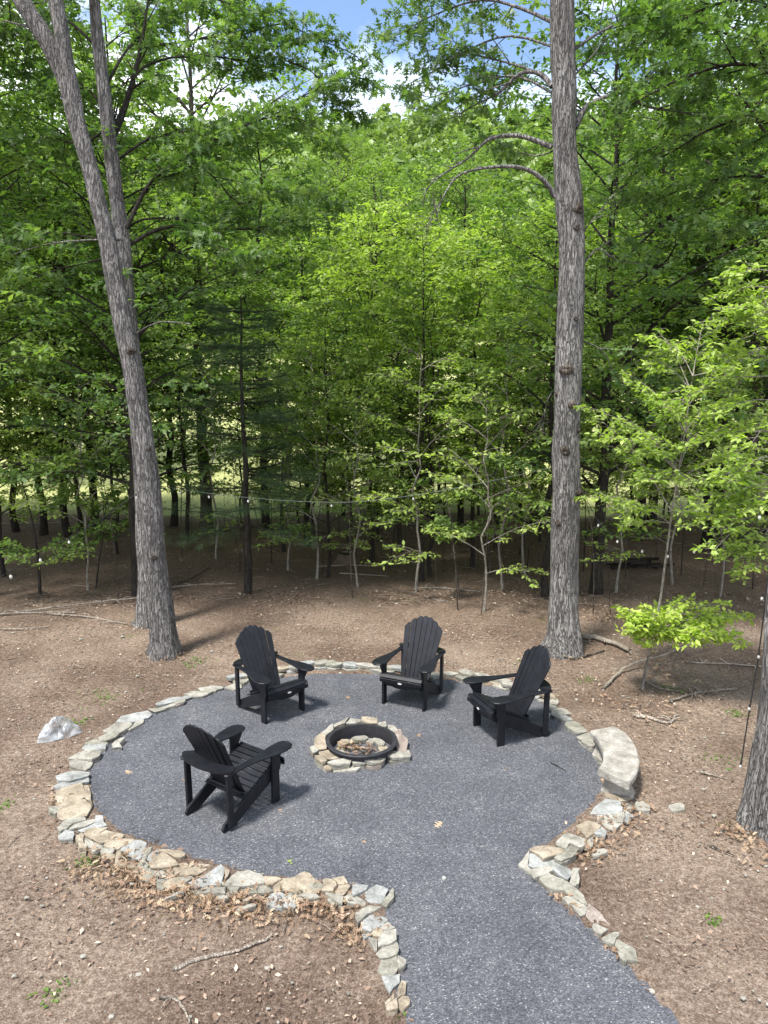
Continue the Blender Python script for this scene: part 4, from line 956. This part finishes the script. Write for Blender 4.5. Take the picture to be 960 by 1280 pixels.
gt = np.random.default_rng(77); placed = [(o.location.x, o.location.y) for o, _ in trees]
def scatter(n, x0, x1, y0, y1, kset, smin, smax, md, cone=True):
    c = 0; tries = 0
    while c < n and tries < 4000:
        tries += 1; y = gt.uniform(y0, y1); w = y*.60+2; x = gt.uniform(max(x0, -w), min(x1, w))
        if any((x-a)**2+(y-b)**2 < md*md for a, b in placed): continue
        placed.append((x, y)); plant(str(gt.choice(list(kset))), x, y, gt.uniform(smin, smax), None, gt); c += 1
scatter(15, -14, 14, 17, 23, 'abcde', .8, 1.05, 2.2)
scatter(12, -10, 10, 17, 23, 'df', .8, 1.2, 1.2)
scatter(9, 0, 14, 19, 25, 'fffd', .8, 1.3, .9)
scatter(6, -14, -1, 18, 23, 'fd', .8, 1.3, 1.2)
scatter(4, -18, -2, 27, 36, 'abce', .85, 1.15, 4.0)
scatter(5, 0, 22, 27, 34, 'abcef', .85, 1.15, 2.8)
scatter(14, -40, 40, 60, 74, 'abe', 1.0, 1.3, 4.5)
# far side of the wood, left and right of the view
for x, y, k in [(-9.5, 15.5, 'b'), (-10.5, 19, 'e'), (9.8, 14.5, 'e'), (11.5, 18, 'b'), (8.0, 17.5, 'a'), (-7.8, 13.6, 'a'), (7.4, 12.9, 'd')]: plant(k, x, y, .95)
rows = [(0, 16.5, 'front row of the wood'), (16.5, 21, 'second row of the wood'), (21, 26, 'third row of the wood'), (26, 45, 'far edge of the wood'), (45, 90, 'beyond the sunny field')]
bk = defaultdict(list)
for o, k in trees:
    r = next(t for a, b, t in rows if a <= o.location.y < b); bk[(k, r)].append(o)
for (k, r), ls in bk.items():
    ls.sort(key=lambda o: to_px(o.location)[0])
    for i, o in enumerate(ls):
        tag(o, f"{KW[k]}, {ordw(i)} of its kind from left, {r}" if len(ls) > 1 else f"only {KW[k]}, {r}", 'tree', 'forest trees behind the fire pit')

# thin bare whips standing in the wood
gw = np.random.default_rng(91); whips = []
wpx = [(396, 722), (404, 718), (372, 690), (424, 700), (447, 722), (440, 748), (478, 690), (520, 735), (545, 735), (555, 715), (573, 765), (605, 770), (596, 700), (628, 742), (640, 705), (660, 720), (672, 700), (690, 690), (340, 705), (325, 692), (295, 685), (280, 690), (240, 692), (228, 700),
       (760, 770), (742, 768), (780, 720), (850, 720), (905, 720), (148, 745), (110, 730), (300, 715), (510, 700), (487, 712), (612, 715), (700, 720), (730, 715), (820, 700), (880, 730), (940, 735)]
for i, (x, y) in enumerate(wpx):
    b = G(x, y); H = gw.uniform(1.4, 4.2); T = Tubes(); lx, ly = gw.normal(0, .14), gw.normal(0, .1)
    pts = sm([Vector((lx*H*t*t+gw.normal(0, .02), ly*H*t, H*t)) for t in (0, .3, .6, 1)], 3); r = gw.uniform(.007, .016)
    T.add([pts[0]-Vector((0, 0, .05))]+pts, [r]*2+[r*(1-.7*j/len(pts)) for j in range(1, len(pts))], 6, .1)
    for _ in range(4):
        q = pts[gw.integers(3, len(pts)-1)]; a = gw.uniform(0, 2*PI); l_ = gw.uniform(.2, .5); T.add([q, q+Vector((math.cos(a)*l_*.5, math.sin(a)*l_*.5, l_*.3)), q+Vector((math.cos(a)*l_, math.sin(a)*l_, l_*.75))], [r*.5, r*.4, .002], 4, 0, False)
    o = T.build('bare_sapling', M['bark_brown' if i % 3 else 'bark_dark'], None); o.location = (b.x, b.y, zg(b.x, b.y)); whips.append((x, y, o))
for nm, lo, hi in (('just behind the clearing', 728, 900), ('in the middle of the wood floor', 704, 728), ('deep in the wood', 0, 704)):
    ls = sorted([w for w in whips if lo <= w[1] < hi], key=lambda w: w[0])
    for i, w in enumerate(ls): tag(w[2], f"thin leafless sapling stem, {ordw(i)} from the left {nm}", 'sapling', 'bare saplings in the wood')

# hillside wood: reads as one mass
def hillside():
    g = np.random.default_rng(123); C = []; D = []; S = []; Rn = []
    y = 70.0
    while y < 205:
        x = -.62*y-8
        while x < .62*y+8:
            px, py = x+g.normal(0, 1.2), y+g.normal(0, 1.5); z = zg(px, py); H = g.uniform(11, 17); r = g.uniform(2.8, 4.4); nb = int(g.integers(7, 11)); rv = float(np.clip(g.normal(.5, .25), 0, 1))
            q = 34 if y < 110 else 22
            for _ in range(nb):
                a = g.uniform(0, 2*PI); rr = r*math.sqrt(g.random())*.75; hh = H*(.35+.65*g.random()**.8); sh = 1-.6*max(0, (hh/H-.6)/.4)
                c = np.array([px+math.cos(a)*rr*sh, py+math.sin(a)*rr*sh, z+hh]); R_ = r*g.uniform(.32, .5)
                v = g.normal(0, 1, (q, 3)); v /= np.linalg.norm(v, axis=1)[:, None]; v[:, 2] = v[:, 2]*.7
                C.append(c+v*R_*g.uniform(.6, 1.1, (q, 1))); D.append(g.uniform(0, 2*PI, q)); S.append(g.uniform(.45, .95, q)*(1 if y < 110 else 1.25)); Rn.append(np.clip(rv+g.normal(0, .15, q), 0, 1))
            x += r*1.55
        y += 4.6 if y < 120 else 6.5
    C = np.concatenate(C); print('hill clumps', len(C))
    o = link('hillside_forest', leaves_mesh('hillside_forest', C, np.concatenate(D), np.concatenate(S), T_CLUMP, tilt=.6, rnd=np.concatenate(Rn), g=g), M['hill_leaf'])
    tag(o, 'distant wooded hillside rising behind the field to the skyline', 'woodland', None, 'stuff')
hillside()

# ------------------------------------------------------------------ litter, twigs, pebbles
def scatter_pts(n, x0, x1, y0, y1, g, bias=None):
    pts = np.stack([g.uniform(x0, x1, n), g.uniform(y0, y1, n)], 1); ins_ = in_poly(pts[:, 0], pts[:, 1], OUT); pts = pts[~ins_]
    if bias is not None: pts = pts[bias(pts)]
    return pts
gl = np.random.default_rng(55)
def clumpy(thr):
    def f(p):
        v = np.array([noise.noise(Vector((a*.9, b*.9, 4))) for a, b in p]); return v+gl.normal(0, .18, len(p)) > thr
    return f
n1 = scatter_pts(60000, -7, 7, 3.6, 14, gl, clumpy(-.15)); n2 = scatter_pts(34000, -14, 14, 11, 28, gl, clumpy(-.1))
pts = np.concatenate([n1, n2]); zz = hgt(pts[:, 0], pts[:, 1])+gl.uniform(.004, .02, len(pts))
C = np.column_stack([pts, zz]); S = np.minimum(.055, .013+gl.exponential(.013, len(pts)))*np.where(C[:, 1] > 13, 1.7, 1)
o = link('ground_litter', leaves_mesh('ground_litter', C, gl.uniform(0, 6.28, len(C)), S, T_SIMPLE, tilt=.35, g=gl, rnd=np.clip(gl.beta(1.3, 2.2, len(C)), 0, 1)), M['litter']); tag(o, 'small bark chips and leaf crumbs strewn over the dirt', 'litter', None, 'stuff')
# drifts of oak leaves outside the border
drift = [((180, 822), (240, 825), .09, 90), ((670, 818), (740, 824), .10, 120), ((900, 1035), (950, 1060), .12, 140), ((160, 782), (180, 786), .12, 60), ((120, 1075), (200, 1110), .16, 600), ((200, 1112), (300, 1130), .15, 700), ((300, 1130), (430, 1135), .11, 600), ((430, 1150), (452, 1175), .07, 160), ((755, 1040), (790, 1010), .12, 350), ((725, 1075), (755, 1050), .08, 200), ((70, 990), (75, 1030), .08, 90),
         ((735, 770), (800, 775), .25, 350), ((815, 820), (860, 870), .25, 260), ((690, 1115), (720, 1145), .03, 40), ((755, 1185), (772, 1200), .03, 30), ((508, 935), (518, 945), .03, 40), ((520, 660), (600, 663), 1.0, 500), ((610, 668), (720, 672), 1.0, 500), ((300, 868), (210, 892), .05, 60), ((760, 880), (850, 905), .25, 160)]
C = []
for a, b, sp_, n in drift:
    n = int(n*.7)
    A_, B_ = G(*a), G(*b); t = gl.random(n)[:, None]; q = np.array(A_)[:2]*(1-t)+np.array(B_)[:2]*t+gl.normal(0, sp_, (n, 2)); C.append(np.column_stack([q, gl.uniform(.012, .055, n)+hgt(q[:, 0], q[:, 1])]))
C = np.concatenate(C); k = ~in_poly(C[:, 0], C[:, 1], OUT); C = C[k]
o = link('dry_leaves', leaves_mesh('dry_leaves', C, gl.uniform(0, 6.28, len(C)), gl.uniform(.03, .065, len(C)), T_OAK, tilt=.6, g=gl, rnd=np.clip(gl.normal(.5, .25, len(C)), 0, 1)), M['dry_leaf']); tag(o, 'drifts of dry brown oak leaves lying against the stone border', 'leaves', None, 'stuff')
# kindling leaves in the pit
n = 70; r_ = RR*.5*np.sqrt(gl.random(n)); a_ = gl.uniform(0, 6.28, n); C = np.column_stack([RC.x-.05+r_*np.cos(a_), RC.y+r_*np.sin(a_)*.8, gl.uniform(.03, .07, n)])
o = link('pit_leaves', leaves_mesh('pit_leaves', C, gl.uniform(0, 6.28, n), gl.uniform(.04, .08, n), T_OAK, tilt=.5, g=gl), M['dry_leaf']); tag(o, 'orange dry leaves piled on the floor of the fire ring', 'leaves', None, 'stuff')
# twigs
tw = Tubes()
for q in scatter_pts(900, -9, 9, 4, 20, gl):
    if q[1] < 9 and gl.random() < .55: continue
    a = gl.uniform(0, PI); l_ = gl.uniform(.06, .32)*(1.5 if q[1] > 11 else 1); z = zg(*q)+.02; d = Vector((math.cos(a), math.sin(a), 0))*l_/2; c = Vector((q[0], q[1], z)); r = gl.uniform(.002, .005)
    tw.add([c-d, c+Vector((gl.normal(0, .02), gl.normal(0, .02), .012)), c+d], [r, r, r*.5], 4, 0, False)
o = tw.build('twig_litter', M['dead_wood']); tag(o, 'small pale twigs scattered over the forest floor', 'twigs', None, 'stuff')
# pebbles
V = []; F = []
ico = [(0, 0, 1), (.89, 0, .45), (.28, .85, .45), (-.72, .53, .45), (-.72, -.53, .45), (.28, -.85, .45), (.72, .53, -.45), (-.28, .85, -.45), (-.89, 0, -.45), (-.28, -.85, -.45), (.72, -.53, -.45), (0, 0, -1)]
icf = [(0, 1, 2), (0, 2, 3), (0, 3, 4), (0, 4, 5), (0, 5, 1), (1, 6, 2), (2, 7, 3), (3, 8, 4), (4, 9, 5), (5, 10, 1), (6, 7, 2), (7, 8, 3), (8, 9, 4), (9, 10, 5), (10, 6, 1), (11, 7, 6), (11, 8, 7), (11, 9, 8), (11, 10, 9), (11, 6, 10)]
for q in scatter_pts(2600, -6.5, 6.5, 3.8, 12, gl):
    s_ = gl.exponential(.0045)+.003; s_ = min(s_, .026); sx, sy, sz = s_*gl.uniform(.8, 1.5), s_*gl.uniform(.8, 1.3), s_*.6; b = len(V); z = zg(*q)+.012
    for v in ico: V.append((q[0]+v[0]*sx, q[1]+v[1]*sy, z+v[2]*sz))
    F += [tuple(b+i for i in f) for f in icf]
o = link('pebbles', mesh_py('pebbles', V, F), M['stone_C'], None, False); tag(o, 'small pale pebbles scattered in the bare dirt', 'pebbles', None, 'stuff')
# grass tufts and clover
C = []
for (x, y, n, s_) in [(65, 1243, 40, .05), (250, 828, 120, .12), (95, 905, 60, .1), (0, 1010, 60, .08), (110, 1078, 60, .06), (493, 1275, 60, .035), (893, 1153, 30, .03), (918, 892, 60, .07), (840, 862, 60, .08), (60, 700, 500, .5), (270, 690, 400, .5), (520, 690, 200, .5), (900, 950, 60, .12), (130, 870, 80, .15), (655, 830, 40, .1), (735, 850, 40, .06)]:
    c = G(x, y); q = gl.normal(0, s_, (n, 2))+np.array([c.x, c.y]); C.append(np.column_stack([q, hgt(q[:, 0], q[:, 1])+.012]))
C = np.concatenate(C); n = len(C); me = leaves_mesh('grass_tufts', C, gl.uniform(0, 6.28, n), gl.uniform(.02, .05, n), T_SIMPLE, tilt=.6, g=gl)
o = link('grass_tufts', me, M['grass']); tag(o, 'sparse green tufts of grass and moss growing in the dirt', 'grass', None, 'stuff')

# ------------------------------------------------------------------ fallen branches and logs
def stick(name, label, pts, r0, r1, seed, twigs=3, mat='dead_wood', z=.02, cat='branch'):
    g = np.random.default_rng(seed); W_ = [G(x, y)+Vector((0, 0, zg(0, G(x, y).y)+z+(h if len(q) else 0))) for x, y, *q in [(*p[:2], *(p[2:])) for p in pts] for h in [q[0] if q else 0]]
    c = W_[0].copy(); c.z = 0; pp_ = sm([w-c for w in W_], 4); n = len(pp_); T = Tubes()
    pp_ = [p+Vector((g.normal(0, r0*.4), g.normal(0, r0*.4), 0)) for p in pp_]
    T.add(pp_, [r0+(r1-r0)*i/(n-1) for i in range(n)], 8, .25)
    for _ in range(twigs):
        q = pp_[g.integers(1, n-1)]; a = g.uniform(0, 6.28); l_ = g.uniform(.1, .3); T.add([q, q+Vector((math.cos(a)*l_*.5, math.sin(a)*l_*.5, .03)), q+Vector((math.cos(a)*l_, math.sin(a)*l_, .02))], [r1*.8, r1*.7, .002], 5, 0, False)
    o = T.build(name, M[mat]); o.location = c; tag(o, label, cat); return o
stick('fallen_stick', 'crooked pale stick lying on the dirt in front of the near border', [(215, 1215), (245, 1203), (275, 1196), (300, 1190), (340, 1173)], .017, .009, 1, 0)
stick('fallen_stick', 'short pale root piece at the bottom edge of the picture', [(200, 1250), (220, 1252), (232, 1268), (238, 1285)], .012, .006, 2, 1)
stick('fallen_log', 'thick barkless branch lying right of the big oak base', [(722, 797), (745, 801), (765, 807), (788, 818)], .05, .03, 3, 2, z=.05)
stick('fallen_stick', 'dark stick lying just in front of the barkless branch', [(713, 826), (735, 822), (757, 815)], .022, .012, 4, 1, 'bark_brown')
stick('fallen_branch', 'long pale bowed branch arching up below the lime leaved sapling', [(754, 863, 0), (770, 848, .03), (790, 838, .08), (830, 830, .12), (870, 818, .2), (905, 806, .28)], .022, .008, 5, 3)
stick('fallen_branch', 'short forked grey branch on the dirt behind the bench', [(792, 896), (815, 900), (838, 906), (845, 893)], .025, .012, 6, 5)
stick('fallen_branch', 'forked twig lying at the foot of the lime leaved sapling', [(808, 853), (825, 862), (855, 866)], .014, .006, 7, 3)
stick('fallen_stick', 'dark twig near the left leaning trunk on the forest floor', [(200, 742), (230, 730), (265, 708)], .02, .01, 8, 3, 'bark_brown')
stick('fallen_stick', 'long pale pole lying across the floor beside the stump', [(400, 708), (440, 706), (470, 708)], .018, .012, 9, 1)
stick('fallen_stick', 'pale stick in front of the stump', [(425, 718), (455, 720), (485, 722)], .018, .01, 10, 1)
stick('fallen_stick', 'pale stick lying behind the middle chair', [(530, 748), (548, 753), (562, 755)], .016, .01, 11, 1)
stick('fallen_stick', 'thin stick left of the paired oaks on open floor', [(0, 788), (35, 787), (60, 785)], .014, .008, 12, 1)
stick('fallen_stick', 'small stick right of the border corner in the dirt', [(885, 1058), (902, 1066), (918, 1072)], .008, .004, 13, 0, 'bark_brown')
stick('fallen_stick', 'thin dark twig lying on the patio left of the bench', [(688, 955), (697, 960), (707, 966)], .006, .003, 14, 0, 'bark_dark')
stick('fallen_stick', 'grey stick lying right of the bench near the edge oak', [(876, 967), (890, 971), (910, 976)], .014, .004, 15, 0)
for i, (x, y, a, l_) in enumerate([(90, 760, .4, 2.2), (110, 775, -.3, 1.6), (250, 735, .2, 1.4), (20, 770, .1, 2.0), (560, 740, -.2, 1.2), (880, 870, .3, 1.1), (930, 835, -.2, 1.4), (20, 655, .1, 3.0), (560, 655, 0, 3.2), (350, 668, .2, 2.6)]):
    c = G(x, y); d = Vector((math.cos(a), math.sin(a)*1.2, 0))*l_/2; A_, B_ = to_px(c-d), to_px(c+d); m_ = to_px(c+Vector((0, .08, 0)))
    lab = ['brushy stick at the left, nearest of a brush heap', 'lower stick of the brush heap left of the paired oaks', 'dead stick right of the leaning oak', 'weathered stick near the left edge', 'fallen twig behind the middle chair', 'weathered twig right of the low lime sapling', 'dead twig near the right edge on leaf covered floor', 'long fallen limb at the wood edge far left', 'long fallen limb at the wood edge behind the middle chair', 'fallen limb deep behind the young pine'][i]
    stick('fallen_branch', lab, [A_, m_, B_], .028 if y < 700 else .015, .012, 100+i, 9)

# stump with bright cut top
b = G(434, 703); root = empty('tree_stump', b); tag(root, 'low dark tree stump with pale cut top on the forest floor', 'stump'); T = Tubes()
T.add([Vector((0, 0, z)) for z in (-.05, .04, .10, .18, .22)], [.30, .25, .20, .18, .17], 14, .3); T.build('stump_body', M['char'], root)
T = Tubes(); T.add([Vector((-.02, 0, .221)), Vector((-.02, .01, .25))], [.11, .09], 12, .2); T.build('cut_top', M['bark_pale'], root)
b = G(795, 713); T = Tubes()
for q in range(16):
    a = gl.uniform(-.4, .4); l_ = gl.uniform(.3, .7); c = Vector((gl.normal(0, .25), gl.normal(0, .12), .05+.18*gl.random())); d = Vector((math.cos(a), math.sin(a), gl.normal(0, .1)))*l_/2; T.add([c-d, c+d], gl.uniform(.015, .04), 6, .1)
o = T.build('brush_pile', M['bark_dark']); o.location = b; tag(o, 'heap of dark logs and brush on the wood floor at the right', 'brush pile')

# single leaves lying on the patio
lp = [(157, 963, 'dry_leaf', 'yellow dry leaf lying on the patio left of the nearest chair'), (552, 1027, 'dry_leaf', 'yellow star shaped leaf lying on the open patio'), (455, 1050, 'dry_leaf', 'brown oak leaf on the patio in front of the fire ring'), (359, 1075, 'leaf_bright', 'small green leaf on the patio by the front border'),
      (523, 917, 'dry_leaf', 'dry leaf on the patio right of the fire ring'), (452, 975, 'dry_leaf', 'dark dry leaf just below the fire ring'), (350, 1011, 'dry_leaf', 'dry leaf beside the right front leg of the nearest chair'), (347, 1090, 'dry_leaf', 'curled brown leaf at the inner edge of front border'),
      (585, 872, 'dry_leaf', 'pale leaf on the patio between the two right hand chairs'), (633, 961, 'dry_leaf', 'thin dry leaf on the patio below the right chair'), (437, 873, 'dry_leaf', 'pale dry leaf on the patio behind the fire ring'), (235, 978, 'dry_leaf', 'small pale chip beside the nearest chair'), (555, 1098, 'stone_B', 'tiny white pebble on the path mouth')]
for i, (x, y, mt, lab) in enumerate(lp):
    p = G(x, y, .018); mm_ = M[mt]
    if mt == 'stone_B':
        me = mesh_py('pebble', [Vector(v)*.022 for v in ico], icf); o = link('pebble', me, mm_); o.location = p; tag(o, lab, 'pebble'); continue
    me = leaves_mesh('fallen_leaf', np.zeros((1, 3)), np.array([gl.uniform(0, 6)]), np.array([.11 if i < 4 else .08]), T_OAK, tilt=.15, g=gl, rnd=[.85 if i in (0, 1, 3) else .5])
    o = link('fallen_leaf', me, mm_); o.location = p; tag(o, lab, 'leaf', 'single leaves lying on the patio')

# ------------------------------------------------------------------ string lights
def bulb(root, p, s=1.0, mats='cable'):
    s *= .6
    o = root.location; T = Tubes(); q = p-o
    T.add([q+Vector((0, 0, -.005)), q+Vector((0, 0, -.06*s))], .014*s, 8); so = T.build('socket', M['cable'], root)
    prof = [(.010, -.06), (.02, -.075), (.026, -.095), (.022, -.115), (.008, -.13)]; T = Tubes(); T.add([q+Vector((0, 0, z*s)) for r, z in prof], [r*s for r, z in prof], 10); T.build('bulb', M['bulb'], root)
def strand(label, pts, bulbs, r=.006, mat='cable'):
    pts = [Vector(p) for p in pts]; root = empty('string_lights', pts[0]); tag(root, label, 'string lights', 'string lights strung between the trees')
    sp_ = sm(pts, 6); T = Loc(); T.add(sp_, r, 6); T.build('cable', M[mat], root)
    for b_ in bulbs: bulb(root, min(sp_, key=lambda q: abs(to_px(q)[0]-b_)))
YA_ = pA.y
strand('pale cable of string lights sagging from leaning oak across to the big right oak', [P(200, 607, YA_-.1), P(240, 614, 11.1), P(310, 622, 11.3), P(380, 627, 11.5), P(450, 627, 11.5), P(530, 617, 11.4), P(610, 602, 11.2), P(692, 584, pR.y-.15)], [222, 257, 310, 410, 520], .0035, 'cable_pale')
strand('dark cable of string lights running left from the leaning oak towards the picture edge', [P(186, 608, YA_-.2), P(170, 617, YA_-.4), P(125, 650, 9.6), P(86, 672, 8.8), P(50, 694, 8.0), P(13, 714, 7.3), P(-30, 740, 6.6)], [170, 86, 50, 13], .0035)
strand('dark cable of string lights sagging from big right oak to the right edge', [P(722, 600, pR.y-.1), P(748, 652, 10.4), P(772, 672, 10), P(803, 684, 9.6), P(835, 690, 9.2), P(868, 684, 8.8), P(905, 665, 8.2), P(950, 640, 7.4), P(990, 600, 6.9)], [748, 772, 803, 835, 868, 953], .0035)
strand('black light string hanging down in front of the right edge oak', [P(972, 560, 6.4), P(965, 660, 6.35), P(957, 745, 6.3), P(948, 820, 6.3), P(938, 880, 6.3), P(930, 930, 6.3), P(926, 958, 6.3)], [], .006)
hs = [o for o in bpy.data.objects if o.name.startswith('string_lights')][-1]
for x, y in [(953, 742), (949, 815), (937, 880), (926, 952)]: bulb(hs, P(x, y, 6.28), .8)
print('objects', len(bpy.data.objects))
